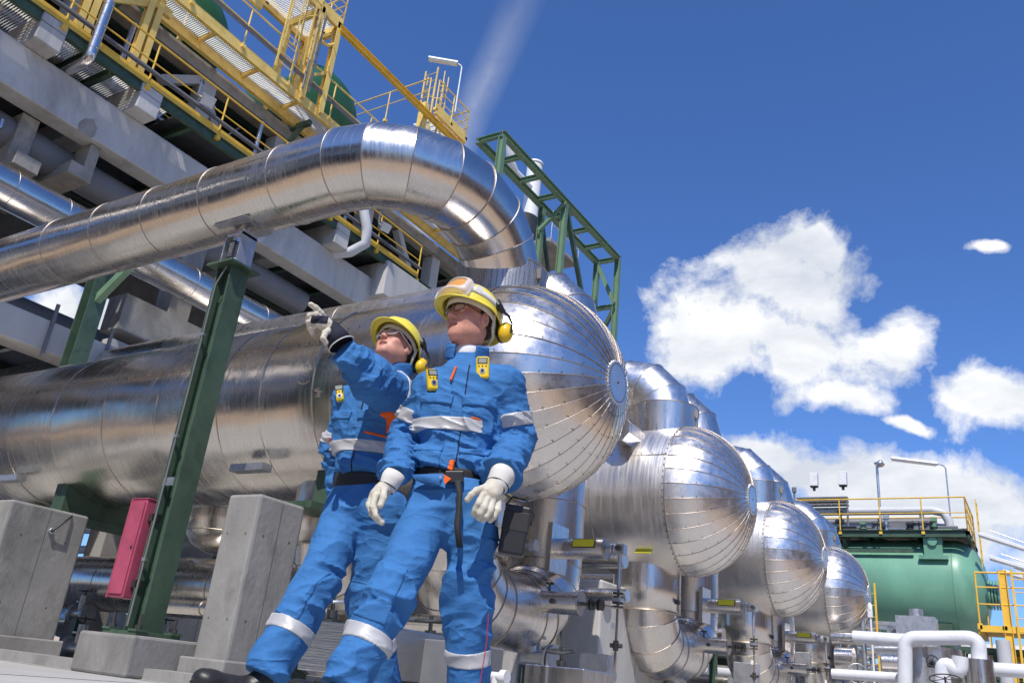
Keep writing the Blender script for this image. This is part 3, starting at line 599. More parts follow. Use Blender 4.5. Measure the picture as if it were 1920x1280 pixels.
# walkway 1 (over the beam)
def grating(t, x0, x1, y0, y1, z, pitch=.05, th=.011, h=.035):
    b = MB(); y = y0
    while y < y1: b.box((x0, y, z-h), (x1, y+th, z)); y += pitch
    x = x0
    while x <= x1: b.box((x-.004, y0, z-.010), (x+.004, y1, z-.001)); x += .36
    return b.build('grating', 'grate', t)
def railing(t, p0, p1, n, h=1.05, mids=(.55,), m='yellow', r=.022, toe=True, base=True):
    p0 = np.array(p0, float); p1 = np.array(p1, float); b = MB(); d = nrm(p1-p0); U = vec(0, 0, 1); side = np.cross(d, U)
    b.tube([p0+U*h, p1+U*h], r*1.1, 10)
    for q in mids: b.tube([p0+U*q, p1+U*q], r*.8, 8)
    b.build('handrail', m, t)
    for i in range(n+1):
        p = p0+(p1-p0)*i/n; c = MB(); c.tube([p-U*.12, p+U*h], r, 8); c.box(p-vec(.05, .05, .14), p+vec(.05, .05, .0)-U*.04); c.build('rail_post', m, t)
    if toe: c = MB(); c.bar(p0+U*.08, p1+U*.08, .008, .17); c.build('toe_board', m, t)
t = thing('walkway', 'lower walkway over the long concrete beam, with green edge beam and yellow toe board', 'walkway', (XE-.7, 8, 11.0))
b = MB(); b.ibeam((XE-.06, -4, 10.97), (XE-.06, 18, 10.97), .12, .22, (0, 0, 1)); b.ibeam((XE-1.4, -4, 10.93), (XE-1.4, 18, 10.93), .16, .26, (0, 0, 1))
for y in (-1.2, .6, 2.6, 4.4, 6.4, 6.95, 8.9, 10.5, 12.1, 14.9, 16.5): b.ibeam((XE-.1, y, 10.95), (XE-1.4, y, 10.95), .1, .18)
b.build('edge_frame', 'green', t)
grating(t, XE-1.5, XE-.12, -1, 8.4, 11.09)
b = MB(); b.box((XE-1.5, 8.6, 11.07), (XE-.12, 16.4, 11.09)); b.build('floor_plate', 'deck', t)
railing(t, (XE, 2.0, 11.09), (XE, 17.0, 11.09), 8, mids=(.55,))
# conduit tray on the walkway
b = MB(); z = 11.36
b.bar((XE+.07, 3, z), (XE+.07, 17, z), .015, .10)
for i in range(3): b.tube([(XE+.10+.02*i, 3, z+.03-.03*i), (XE+.10+.02*i, 17, z+.03-.03*i)], .014, 6)
o = b.build('cable_tray', 'greypipe', None); tag(o, 'dark cable tray clipped along the lower yellow handrail', 'cable tray')
def floodlight(p, lab):
    t = thing('floodlight', lab, 'floodlight', p); b = MB(); p = np.array(p, float); d = nrm([1, -.3, -.75]); 
    b.prism(p, p+d*.16, [(-.15, -.12), (.15, -.12), (.15, .12), (-.15, .12)], (0, 0, 1)); b.prism(p-d*.1, p-d*.001, [(-.13, -.1), (.13, -.1), (.13, .1), (-.13, .1)], (0, 0, 1)); b.build('housing', 'galv', t, bevel=.012)
    c = MB(); c.prism(p+d*.161, p+d*.17, [(-.125, -.095), (.125, -.095), (.125, .095), (-.125, .095)], (0, 0, 1)); c.build('lamp_glass', 'glass', t)
    c = MB(); c.bar(p+vec(0, -.24, 0), p+vec(0, -.24, .35), .03, .03); c.bar(p+vec(0, -.24, -.02), p+vec(0, .24, -.02), .03, .03); c.build('bracket', 'galv', t)
floodlight(onX(388, 188, XE+.15), 'square floodlight clipped on the lower yellow railing, upper left')
floodlight(onX(720, 425, XE+.15), 'square floodlight seen through the bend of the overhead pipe')
# storey between: columns, braces, dark wall
zf, zc = 11.1, 12.95
o = MB().box((-16.1, -4, zc), (-15.68, 24, zc+.34)).build('concrete_ledge', 'concrete_brown', None); tag(o, 'narrow brownish concrete ledge below the upper yellow walkway', 'beam')
for i, y in enumerate((3.2, 6.3, 9.6, 12.0, 15.6, 19.0)):
    o = MB().box((-16.2, y-.2, zf), (-15.8, y+.2, zc-.004)).build('concrete_column', 'concrete_pale', None, bevel=.01); tag(o, 'pale upright concrete post behind the lower walkway, number %d' % (i+1) if False else ['pale upright post behind the lower walkway, nearest the top left corner', 'pale upright post behind the lower walkway, left of the floodlight', 'pale upright post behind the lower walkway, right of the diagonal brace', 'second pale upright post right of the diagonal brace', 'pale upright post seen through the bend of the overhead pipe', 'farthest pale upright post on the lower walkway'][i], 'post', 'posts between the walkways')
def brace(a, c, lab):
    o = MB().bar((-15.9, a[0], a[1]), (-15.9, c[0], c[1]), .20, .22, (1, 0, 0)).build('diagonal_brace', 'concrete_pale', None); tag(o, lab, 'brace', 'diagonal braces between the walkways')
a1 = onX(300, 150, -15.9); a2 = onX(390, 104, -15.9); a3 = onX(440, 260, -15.9); a2[2] = min(a2[2], zc-.05)
brace((a1[1], a1[2]), (a2[1], a2[2]), 'pale diagonal brace rising to the right behind the floodlight')
brace((a2[1], a2[2]-.02), (a3[1], zf), 'pale diagonal brace falling to the right behind the floodlight')
brace((13.2, zf), (15.0, zc), 'pale diagonal brace seen through the pipe bend'); brace((17.0, zc), (18.4, zf), 'far pale diagonal brace near the perforated collar')
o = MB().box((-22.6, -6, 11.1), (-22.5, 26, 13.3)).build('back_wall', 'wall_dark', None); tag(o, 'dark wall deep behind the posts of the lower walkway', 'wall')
# walkway 2
t = thing('walkway', 'upper yellow walkway with cream edge beam, grating floor and double handrail', 'walkway', (XE-.6, 8, 13.5)); z2 = 13.55
b = MB(); b.bar((XE-.05, -4, z2+.02), (XE-.05, 24, z2+.02), .10, .28); b.bar((XE-.75, -4, z2-.12), (XE-.75, 24, z2-.12), .12, .28)
y = -2
while y < 24: b.bar((XE-.1, y, z2-.06), (XE-.7, y, z2-.06), .06, .12); y += 1.35
b.build('edge_frame', 'yellow_tower', t)
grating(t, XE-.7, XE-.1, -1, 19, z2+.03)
railing(t, (XE, 2.0, z2+.17), (XE, 20.0, z2+.17), 12, mids=(.55,), m='yellow_tower', toe=False)
for y0_ in (6.9, 12.1):
    b = MB(); b.bar((XE-.2, y0_, z2-.25), (-16.5, y0_, z2-.25), .12, .14); b.bar((XE-.5, y0_, z2-.3), (-16.4, y0_-.3, 11.4), .10, .10); b.build('green_bracket', 'green', t)
b = MB()
for i in range(4): b.tube([(XE+.08, 2, z2+.5+.035*i), (XE+.08, 20, z2+.5+.035*i)], .013, 6)
o = b.build('conduit_bundle', 'greypipe', None); tag(o, 'dark conduits running along the upper yellow handrail', 'conduit')
o = MB().box((-16.3, -4, z2+.5), (-15.95, 11.5, z2+1.05)).build('green_girder', 'green_l', None); tag(o, 'pale green girder just behind the upper walkway', 'girder')
# upper deck floor far back
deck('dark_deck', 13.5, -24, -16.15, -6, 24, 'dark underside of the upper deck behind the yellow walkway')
# inner handrails, pipes and cables between the posts
t = thing('inner_railing', 'inner yellow railing of the lower walkway, partly behind the outer one', 'railing', (XE-1.35, 8, 11.09)); railing(t, (XE-1.35, 2.0, 11.09), (XE-1.35, 16.0, 11.09), 9, mids=(.55,), toe=False)
t = thing('inner_railing', 'inner cream railing of the upper walkway, left of the tower', 'railing', (XE-1.15, 5, z2)); railing(t, (XE-1.15, 2.0, z2+.1), (XE-1.15, 8.6, z2+.1), 5, mids=(.35, .7), m='yellow_tower', toe=False)
for i, (y, z, x, r, m) in enumerate(((4, 11.5, -17.2, .16, 'pipe_lg'), (4, 12.4, -17.5, .10, 'galv'), (4, 12.0, -18.2, .2, 'pipe_lg'))):
    run('service_pipe', ['light grey pipe in the storey between the walkways', 'thin galvanised pipe near the ceiling between the walkways', 'deeper grey pipe between the walkways'][i], [(x, -3, z), (x, 20, z)], r, m, seg=14)
for i, y in enumerate((7.4, 11.2, 14.6)):
    run('service_pipe', ['upright thin pipe behind the lower railing, left', 'upright thin pipe behind the lower railing, middle', 'upright thin pipe behind the lower railing, right'][i], [(-15.7, y, 11.1), (-15.7, y, 12.9)], .06, 'galv', seg=10)
b = MB()
for i in range(9): y = 3.2+1.4*i; b.bar((-16.4, y, 11.5), (-16.4, y+.9, 12.9), .05, .05, (1, 0, 0))
o = b.build('cable_ladder', 'galv', None); o['kind'] = 'thing'; tag(o, 'row of thin slanted galvanised struts behind the lower railing', 'struts')
for i, (y, x) in enumerate(((yt_, xx_) for yt_, xx_ in ((11.35, XE+.12), (11.55, XE+.14)))):
    run('conduit_riser', ['dark conduit rising beside the yellow tower', 'second dark conduit rising right beside the yellow tower'][i], [(x, y, z2+.2), (x, y, z2+2.6), (x-.1, y, z2+2.9)], .03, 'greypipe', seg=8)
# tower on walkway 2
ta = onX(563, 178, XE); tb = onX(598, 206, XE); yt0, yt1 = ta[1], tb[1]
ztop = onX(622, 40, XE)[2]; t = thing('yellow_tower', 'yellow steel access tower with platforms standing on the upper walkway', 'tower', (XE-.6, (yt0+yt1)/2, z2))
for y in (yt0, yt1):
    for x in (XE+.02, XE-1.2): b = MB(); b.ibeam((x, y, z2), (x, y, ztop+.1), .16, .16, (1, 0, 0)); b.build('tower_post', 'yellow_tower', t)
b = MB(); yb = yt0-2.4
b.bar((XE+.05, yb, ztop), (XE+.05, yt1+.15, ztop), .10, .20); b.bar((XE-1.25, yb, ztop), (XE-1.25, yt1+.15, ztop), .10, .20)
for y in (yb, yt0-1.2, yt0, yt1+.1): b.bar((XE+.05, y, ztop-.02), (XE-1.25, y, ztop-.02), .10, .22)
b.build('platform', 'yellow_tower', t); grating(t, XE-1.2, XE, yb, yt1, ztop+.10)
b = MB(); zm = z2+(ztop-z2)*.45
b.tube(arc((XE, (yt0+yt1)/2-.1, ztop-.3), (0, 1, 0), (0, 0, 1), .55, 0, -1.6, 8), .05, 8); b.bar((XE, yt0, zm-.6), (XE, yt1, zm), .07, .07); b.bar((XE-1.2, yt0, zm), (XE-1.2, yt1, zm-.6), .07, .07)
b.build('braces', 'yellow_tower', t)
railing(t, (XE+.05, yb, ztop+.15), (XE+.05, yt1+.1, ztop+.15), 4, mids=(.35, .7), m='yellow_tower')
railing(t, (XE+.05, yt1+.1, ztop+.15), (XE-1.2, yt1+.1, ztop+.15), 2, mids=(.35, .7), m='yellow_tower')
railing(t, (XE-1.25, yb, ztop+.15), (XE-1.25, yt1+.1, ztop+.15), 4, mids=(.35, .7), m='yellow_tower')
# caged ladder on the tower
def ladder(t, x, y, z0, z1, dx, dy, m='yellow_tower', cage=True, w=.5):
    d = nrm([dx, dy, 0]); s = np.array([-d[1], d[0], 0]); b = MB(); c = np.array([x, y, 0.])
    for q in (-w/2, w/2): b.bar(c+s*q+vec(0, 0, z0), c+s*q+vec(0, 0, z1), .05, .03, tuple(d))
    z = z0+.2
    while z < z1: b.tube([c-s*w/2+vec(0, 0, z), c+s*w/2+vec(0, 0, z)], .012, 6); z += .3
    b.build('ladder', m, t)
    if cage:
        b = MB(); z = z0+2.0 if z1-z0 > 3 else z0+.4
        while z <= z1+.01:
            b.tube(arc(c+d*.33+vec(0, 0, z), d, s, .36, -2.2, 2.2, 14), .018, 6); z += .75
        for a in (-1.8, -.9, 0, .9, 1.8): e = c+d*.33+(d*math.cos(a)+s*math.sin(a))*.36; b.bar(e+vec(0, 0, z0+.4), e+vec(0, 0, z1), .04, .008, tuple(d))
        b.build('ladder_cage', m, t)
ladder(t, XE+.1, yt0-.75, z2+.2, ztop+.9, 1, 0)
# second yellow frame at the top left
t = thing('stair_frame', 'yellow steel frame and stair posts at the top left corner, beside the shiny vent pipe', 'frame', (XE-.4, 7, 11))
q0 = onX(150, 60, XE-.3); q1 = onX(262, 95, XE-.3)
for (u, v, zt) in ((140, 62, 15.5), (160, 60, 15.5), (252, 100, 13.4), (270, 105, 13.4)):
    q = onX(u, v, XE-.3); b = MB(); b.ibeam((XE-.3, q[1], 11.1), (XE-.3, q[1], zt), .14, .14, (1, 0, 0)); b.build('frame_post', 'yellow_tower', t)
b = MB(); b.bar((XE-.3, q0[1]-3, 13.2), (XE-.3, q1[1]+.4, 13.2), .1, .2); b.bar((XE-.3, q0[1]-1.6, 11.2), (XE-.3, q1[1]+.2, 13.3), .06, .14); b.bar((XE-.3, q0[1]-.5, 15.3), (XE-.3, q1[1]+2.5, 15.3), .1, .18)
b.build('frame_rail', 'yellow_tower', t)
railing(t, (XE-.35, 2.5, 15.5), (XE-.35, 9.5, 15.5), 5, mids=(.35, .7), m='yellow_tower', toe=False)
# shiny vent pipe at top left
va = onX(203, 12, XE+.2); vb = onX(176, 112, XE+.2)
b = MB(); b.cyl((XE+.2, va[1], vb[2]+.05), (XE+.2, va[1], va[2]+.1), .10, 24, 0); 
for q in np.linspace(vb[2]+.2, va[2], 5): b.torus((XE+.2, va[1], q), (0, 0, 1), .102, .006, 24, 6, 1)
b.tube([(XE+.2, va[1], vb[2]+.1), (XE+.19, va[1], vb[2]-.02), (XE+.1, va[1], vb[2]-.1), (XE-.9, va[1], vb[2]-.12)], .10, 20, 0)
o = b.build('vent_pipe', ['clad', 'seam'], None); tag(o, 'short shiny upright pipe at the top left with a bent foot', 'pipe')
# round tanks on top
def round_tank(u, v, rr, lab, x=-17.2):
    c = onX(u, v, x); t = thing('round_tank', lab, 'tank', c, 'dark green tanks on the top deck'); b = MB()
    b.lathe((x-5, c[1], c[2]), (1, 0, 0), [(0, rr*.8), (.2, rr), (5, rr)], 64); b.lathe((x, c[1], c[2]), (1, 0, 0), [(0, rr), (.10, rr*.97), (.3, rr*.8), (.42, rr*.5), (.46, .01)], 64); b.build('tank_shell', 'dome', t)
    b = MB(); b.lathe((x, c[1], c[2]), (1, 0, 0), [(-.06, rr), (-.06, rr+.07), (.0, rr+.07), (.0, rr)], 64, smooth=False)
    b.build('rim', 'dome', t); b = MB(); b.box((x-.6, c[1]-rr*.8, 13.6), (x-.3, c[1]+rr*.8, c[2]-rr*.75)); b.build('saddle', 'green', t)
round_tank(612, 205, 1.30, 'dark green round tank end between the yellow tower and the light pole')
round_tank(350, 35, 1.30, 'dark green round tank end near the top left corner')
# jib beam and far platform
j0 = onX(640, 55, XE+.1); j1 = onX(852, 238, XE+.1)
o = MB().ibeam((XE+.1, yt1, j0[2]), (XE+.1, 18.6, j0[2]), .13, .19, (0, 0, 1)).build('runway_beam', 'yellow', None); tag(o, 'long yellow runway beam sloping from the tower down to the elbow against the sky', 'beam')
t = thing('ladder_platform', 'small yellow platform with a caged ladder, at the lower end of the runway beam', 'platform', (XE-.8, 17.3, 16)); zp = onX(840, 232, XE)[2]
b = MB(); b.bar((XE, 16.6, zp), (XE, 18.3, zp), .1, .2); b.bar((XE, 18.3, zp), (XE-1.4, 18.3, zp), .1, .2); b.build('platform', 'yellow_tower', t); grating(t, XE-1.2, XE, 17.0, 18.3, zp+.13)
railing(t, (XE, 16.6, zp+.15), (XE, 18.3, zp+.15), 2, mids=(.35, .7), m='yellow_tower'); railing(t, (XE, 18.3, zp+.15), (XE-1.2, 18.3, zp+.15), 1, mids=(.35, .7), m='yellow_tower')
railing(t, (XE-.2, 16.4, zp+.15), (XE-7, 16.4, zp+.15), 4, mids=(.55,), m='yellow_tower', toe=False)
ladder(t, XE-.5, 16.7, zp-1.5, zp+1.9, 0, 1, cage=True)
for y in (16.2, 18.2): c = MB(); c.bar((XE-.1, y, zp-3), (XE-.1, y, zp), .2, .2, (1, 0, 0)); c.build('leg', 'yellow_tower', t)
# lamp on pole
def strip_lamp(base, h, arm, length, lab, dirv=(0, -1, 0), m='white', bend=True):
    t = thing('strip_lamp', lab, 'lamp', base); base = np.array(base, float); d = nrm(dirv); top = base+vec(0, 0, h)
    b = MB(); b.tube([base, top, top+d*.06+vec(0, 0, .08), top+d*.2+vec(0, 0, .12), top+d*arm+vec(0, 0, .14)], .024, 8); b.build('lamp_pole', m, t)
    a = top+d*arm+vec(0, 0, .12); b = MB(); b.prism(a, a+d*length, [(-.11, -.03), (.11, -.03), (.09, .05), (-.09, .05)], (0, 0, 1)); b.build('lamp_head', 'white', t, bevel=.008)
    c = MB(); c.prism(a+d*.03, a+d*(length-.03), [(-.09, -.033), (-.06, -.08), (.06, -.08), (.09, -.033)], (0, 0, 1)); c.build('lamp_cover', 'lamp_white', t)
    c = MB(); c.box(a-vec(.03, .05, .05), a+vec(.03, .05, .02)); c.build('end_clip', 'galv', t); return t
lp = onX(853, 210, XE+.05); ltop = onX(862, 122, XE+.05)
strip_lamp(lp, ltop[2]-lp[2], .15, 1.0, 'white strip lamp on a thin pole high above the elbow, against blue sky', nrm([-.75, -.6, .0]))
# round pipes in the structure
run('clad_pipe', 'shiny clad pipe running from the left edge down behind the nearest drum', [(-14.9, -3, 7.5), (-14.9, 12.8, 7.5), (-14.9, 13.4, 7.3), (-14.9, 13.6, 6.8), (-14.9, 13.6, 4)], .37)
run('grey_pipe', 'dark grey round pipe beneath the long concrete beam at the left', [(-16.1, -3, 9.1), (-16.1, 14, 9.1)], .34, 'greypipe')
run('thin_bracket_pipe', 'thin shiny tube clipped under the dark grey pipe at the left edge', [(-15.7, 3, 8.85), (-15.7, 5.5, 8.85), (-15.7, 5.7, 8.95), (-15.7, 5.7, 9.1)], .05, 'clad', seg=12)
run('grey_pipe', 'shaded grey pipe low behind the shiny clad pipe', [(-17.5, -3, 6.4), (-17.5, 14, 6.4)], .3, 'greypipe')
run('grey_downpipe', 'grey pipe bending down beside the cross beam, seen in the pipe bend', [(-14.9, 13.9, 12.6), (-14.6, 14.1, 11.9), (-14.45, 14.3, 11.2), (-14.5, 14.4, 10.8), (-14.8, 14.2, 10.5), (-15.8, 13.9, 10.4)], .14, 'pipe_lg', seg=16)
for i, (u, v) in enumerate(((52, 305), (152, 322))):
    c = onX(u, v, -15.35); b = MB(); b.box((-18.5, c[1]-.24, c[2]-.14), (-15.35, c[1]+.24, c[2]+.14)); b.box((-15.9, c[1]+.02, c[2]+.14), (-15.36, c[1]+.24, 9.49)) if i else b.box((-18.5, c[1]-.24, c[2]+.14), (-15.7, c[1]+.1, 9.49)); o = b.build('pipe_bracket', 'concrete_brown', None, bevel=.01)
    tag(o, ['rough concrete bracket by the dark grey pipe, nearest the left edge', 'U-shaped concrete bracket holding the dark grey pipe, above the shiny pipe'][i], 'bracket', 'brackets under the long beam')
# green goalpost behind
t = thing('pipe_portal', 'dark green steel post with knee brace, behind and left of the green column', 'portal', (-14, 7.5, 0))
b = MB(); b.ibeam((-14, 7.5, 0), (-14, 7.5, 6.55), .3, .3, (1, 0, 0), .025); b.build('portal_post', 'green', t)
b = MB(); b.ibeam((-17.5, 7.5, 6.72), (-12.4, 7.5, 6.72), .3, .32, (0, 0, 1), .025); b.build('cross_beam', 'green', t)
b = MB(); b.bar((-14, 7.5, 5.8), (-13.0, 7.5, 6.55), .14, .12, (0, 1, 0)); b.build('knee_brace', 'green_l', t)
# ================================================================= GREEN TRUSS
X0, X1, ZC = -11.0, -11.78, 13.87; ys = (15.2, 18.8, 22.65)
t = thing('green_truss', 'tall green steel truss frame rising against the sky above the largest drum', 'truss', (-11.4, 19, 8))
for x, nm in ((X0, 'front_chord'), (X1, 'rear_chord')): b = MB(); b.ibeam((x, ys[0]-.05, ZC), (x, ys[2]+.1, ZC), .17, .17, (0, 0, 1), .018); b.build('top_chord', 'green_l', t)
for x in (X0, X1):
    for y in ys:
        if x == X1 and y == ys[0]: continue
        b = MB(); b.ibeam((x, y, 7.0), (x, y, ZC-.1), .17, .17, (1, 0, 0), .018); b.build('truss_post', 'green_l', t)
for i, y in enumerate(np.linspace(ys[0], ys[2], 8)): b = MB(); b.ibeam((X0-.1, y, ZC), (X1+.1, y, ZC), .13, .14, (0, 0, 1), .014); b.build('cross_tie', 'green_l', t)
b = MB(); b.bar((X0, ys[1]+.1, ZC-.15), (X0, ys[1]+2.6, 9.6), .12, .12, (1, 0, 0)); b.build('diagonal', 'green', t)
b = MB(); b.bar((X1+.05, ys[2], ZC-.15), (X0-.05, ys[2], 12.2), .12, .12, (0, 1, 0)); b.build('diagonal', 'green_l', t)
b = MB(); b.bar((X0-.05, ys[2], 12.0), (X1+.05, ys[2], 10.6), .12, .12, (0, 1, 0)); b.build('diagonal', 'green', t)
b = MB(); b.bar((X1, ys[1]-.1, ZC-.2), (X1, ys[1]+1.5, 10.2), .1, .1, (1, 0, 0)); b.build('diagonal', 'green', t)
b = MB(); b.bar((X1, ys[1]-.1, ZC-.9), (X0+.1, ys[1]-.1, ZC-.1), .1, .1, (0, 1, 0)); b.build('diagonal', 'green_l', t)
for z in (12.1,): b = MB(); b.ibeam((X0, ys[2], z), (X1, ys[2], z), .13, .14, (0, 0, 1)); b.build('cross_tie', 'green_l', t)
for y in (14.6, 15.2): b = MB(); b.ibeam((X0-.1, y, 7.0), (X0-.1, y, 10.8), .12, .12, (1, 0, 0)); b.build('truss_post', 'green_l', t)
# chimneys / white pipe behind truss
q = onX(1003, 310, -18); s_ = onX(985, 420, -18)
b = MB(); zt_ = q[2]; y_ = q[1]; b.cyl((-18, y_, 6), (-18, y_, zt_), .36, 28, 0); b.lathe((-18, y_, zt_), (0, 0, 1), [(0, .40), (.06, .40), (.12, .36), (.2, .2), (.22, .01)], 28, 0)
b.tube([(-18, y_, zt_-1.4), (-18, y_-1.6, zt_-1.4), (-18, y_-2.0, zt_-1.1), (-18, y_-2.2, zt_-.2)], .2, 16, 0)
o = b.build('white_stack', ['white'], None); tag(o, 'white capped vent stack behind the green truss', 'stack')
t = thing('tank_platform', 'small grey platform with a red sign hanging inside the green truss', 'platform', (-13.5, 19.5, 11.5)); pq = onX(1040, 480, -13.5)
b = MB(); b.box((-14.6, pq[1]-1.2, pq[2]-.1), (-13.0, pq[1]+.8, pq[2]+.02)); b.build('floor_plate', 'concrete_brown', t)
railing(t, (-13.0, pq[1]-1.2, pq[2]), (-13.0, pq[1]+.8, pq[2]), 2, m='galv', toe=False)
b = MB(); b.box((-13.4, pq[1]-1.5, pq[2]+.5), (-13.35, pq[1]-1.1, pq[2]+.75)); b.build('red_sign', 'redmark', t)
b = MB(); b.cyl((-14.4, pq[1]-.9, pq[2]-2.5), (-14.4, pq[1]-.9, pq[2]+1.2), .55, 28); b.build('dark_vessel', 'dark', t)
# ================================================================= GREEN TANK AND PLATFORM (right)
YT = 31.5; tl = onY(1560, 1100, YT); tr = onY(1836, 1100, YT-.3)
ZTK = 4.50; RT = 1.62
t = thing('green_tank', 'big pale green horizontal tank under a railed platform, at the right', 'tank', (-4.5, YT, 0))
xr = tr[0]; b = MB(); b.lathe((-11, YT, ZTK), (1, 0, 0), [(0, .01), (.3, RT*.7), (.8, RT), (xr+11-.62, RT)], 72); b.lathe((xr-.62, YT, ZTK), (1, 0, 0), [(0, RT)]+[(.92*math.sin(a), RT*math.cos(a)**.85) for a in np.linspace(.12, 1.54, 12)], 72); b.build('tank_shell', 'tank', t)
b = MB(); b.torus((xr-.62, YT, ZTK), (1, 0, 0), RT+.0, .014, 72, 6); b.torus((xr-3.0, YT, ZTK), (1, 0, 0), RT, .012, 72, 6)
lx = onY(1748, 1010, YT-1.4); b.box((lx[0]-.27, YT-1.42, ZTK+RT-.75), (lx[0]+.27, YT-.8, ZTK+RT-.02)); b.box((lx[0]-.42, YT-1.62, ZTK+RT-.86), (lx[0]+.42, YT-.8, ZTK+RT-.74)); b.cyl((lx[0]-.0, YT-1.43, ZTK+RT-.28), (lx[0], YT-1.50, ZTK+RT-.28), .14, 20); b.build('lifting_lug', 'tank', t)
b = MB(); b.cyl((xr-.1, YT-.2, ZTK-.1), (xr+.5, YT-.2, ZTK-.1), .28, 28); 
for q in (.25, .33, .42, .50): b.cyl((xr+q, YT-.2, ZTK-.1), (xr+q+.05, YT-.2, ZTK-.1), .46, 32)
b.build('end_nozzle', 'tank', t)
for x in (xr-1.0, xr-5): b = MB(); b.box((x-.2, YT-1.2, 0), (x+.2, YT+1.2, ZTK-RT*.7)); b.build('saddle', 'green', t)
zpf = onY(1800, 1000, YT-1.5)[2]; xr2 = onY(1815, 1000, YT-1.5)[0]
t = thing('tank_platform', 'green framed platform with yellow railings on top of the green tank', 'platform', (-4.5, YT, zpf)); b = MB(); xl = -9.5; Y0, Y1 = YT-1.5, YT+1.6
for y in (Y0, Y1): b.ibeam((xl, y, zpf), (xr2, y, zpf), .14, .22); b.bar((xl, y+.02, zpf-.55), (xr2-1.6, y+.02, zpf-.55), .1, .1)
for x in np.linspace(xl, xr2, 6): b.ibeam((x, Y0, zpf-.02), (x, Y1, zpf-.02), .1, .2)
for x0_ in np.linspace(xl, xr2-1.2, 5): b.bar((x0_, Y0+.1, zpf-.08), (x0_+1.2, Y1, zpf-.08), .07, .07)
for x in (xl+1.0, xr2-1.05, -5.6): b.bar((x, Y0+.1, zpf-.1), (x, Y0+.35, ZTK+RT*.72), .14, .14, (1, 0, 0))
b.box((xl, Y0+.1, zpf+.12), (xr2, Y1, zpf+.14)); b.build('platform_frame', 'green', t)
for x in (xr2-.3-2.0, xr2-.6): 
    b = MB(); 
    for i in range(7): b.torus((x, YT-.6, zpf-.1-i*.09), (0, 0, 1), .16, .03, 20, 6)
    b.build('spring', 'green', t)
railing(t, (xl, Y0, zpf+.12), (xr2, Y0, zpf+.12), 6, mids=(.55,), m='yellow', toe=False); railing(t, (xr2, Y0, zpf+.12), (xr2, Y1, zpf+.12), 3, mids=(.35, .7), m='yellow', toe=False); railing(t, (xl, Y1, zpf+.12), (xr2, Y1, zpf+.12), 6, mids=(.55,), m='yellow')
ladder(t, xr2+.25, YT-.3, 2.0, zpf+1.3, 1, 0, m='yellow', cage=False)
# pipework on it
run('grey_pipe', 'light grey pipe running over the green platform and bending down at its end', [(-12, YT-.6, zpf+.95), (xr2-1.05, YT-.6, zpf+.95), (xr2-.72, YT-.6, zpf+.86), (xr2-.58, YT-.6, zpf+.6), (xr2-.55, YT-.6, zpf+.1)], .14, 'pipe_lg', seg=18)
def cabinet(u, v, lab, y):
    c = onY(u, v, y); t = thing('transmitter_box', lab, 'box', c, 'white transmitter boxes on the pipe rack'); b = MB(); b.box(c-vec(.14, .12, .24), c+vec(.14, .12, .24)); b.build('box_body', 'white', t, bevel=.01)
    b = MB(); b.cyl(c-vec(0, 0, .4), c-vec(0, 0, .24), .05, 12); b.box(c-vec(.12, .1, .28), c-vec(-.12, -.1, .24)); b.build('box_foot', 'dark', t)
cabinet(1526, 899, 'white transmitter box above the pipe rack, left one of two', YT-.8); cabinet(1580, 897, 'white transmitter box above the pipe rack, right one of two', YT-.8)
b = MB(); q = onY(1495, 935, YT-.8); q2 = onY(1590, 935, YT-.8)
for dz in (0, -.12, -.24): b.bar((q[0], YT-.8, q[2]+dz), (q2[0], YT-.8, q[2]+dz), .3, .05)
b.cyl((q[0]-.1, YT-.8, q[2]), (q[0]-.1, YT-.8, q[2]+.3), .04, 10); b.cyl((q[0]-.1, YT-.8, q[2]+.25), (q[0]-.1, YT-.8, q[2]+.42), .08, 12); b.cyl((q2[0]-.02, YT-.9, q[2]-1.6), (q2[0]-.02, YT-.9, q[2]), .035, 10)
for i in range(8): b.bar((q[0]+.2*i, YT-1.0, q[2]-.3), (q[0]+.2*i, YT-.6, q[2]+.05), .03, .03)
o = b.build('cable_rack', 'greypipe', None); tag(o, 'grey cable rack under the two white transmitter boxes', 'rack')
b = MB(); q = onY(1652, 868, YT); q1_ = onY(1652, 990, YT); b.cyl((q1_[0], YT, q1_[2]-.3), (q1_[0], YT, q[2]), .045, 10); b.lathe((q1_[0]+.12, YT-.1, q[2]), (0.3, -.3, -.9), [(-.08, .04), (.0, .1), (.12, .13), (.12, .01)], 18); b.cyl((q1_[0]-.08, YT, q[2]), (q1_[0]+.2, YT-.1, q[2]+.05), .04, 8)
o = b.build('lamp_mast', 'galv', None); tag(o, 'thin grey mast with a small lamp above the green tank platform', 'lamp')
b = MB()
for (x, y) in ((-4.6, 0), (-3.4, .1), (-3.0, .1)): b.cyl((x, YT-1.0, zpf+.2), (x, YT-1.0, zpf+.5), .12, 14); b.cyl((x, YT-1.0, zpf+.42), (x, YT-1.0, zpf+.46), .18, 16)
b.cyl((-8, YT-1.0, zpf+.3), (xr2-.3, YT-1.0, zpf+.3), .05, 10); b.cyl((-8, YT-1.1, zpf+.22), (xr2, YT-1.1, zpf+.22), .03, 8); b.box((-4.2, YT-1.1, zpf+.22), (-3.7, YT-.9, zpf+.45))
o = b.build('valve_manifold', 'greypipe', None); tag(o, 'row of small valves on the floor of the green tank platform', 'valve')
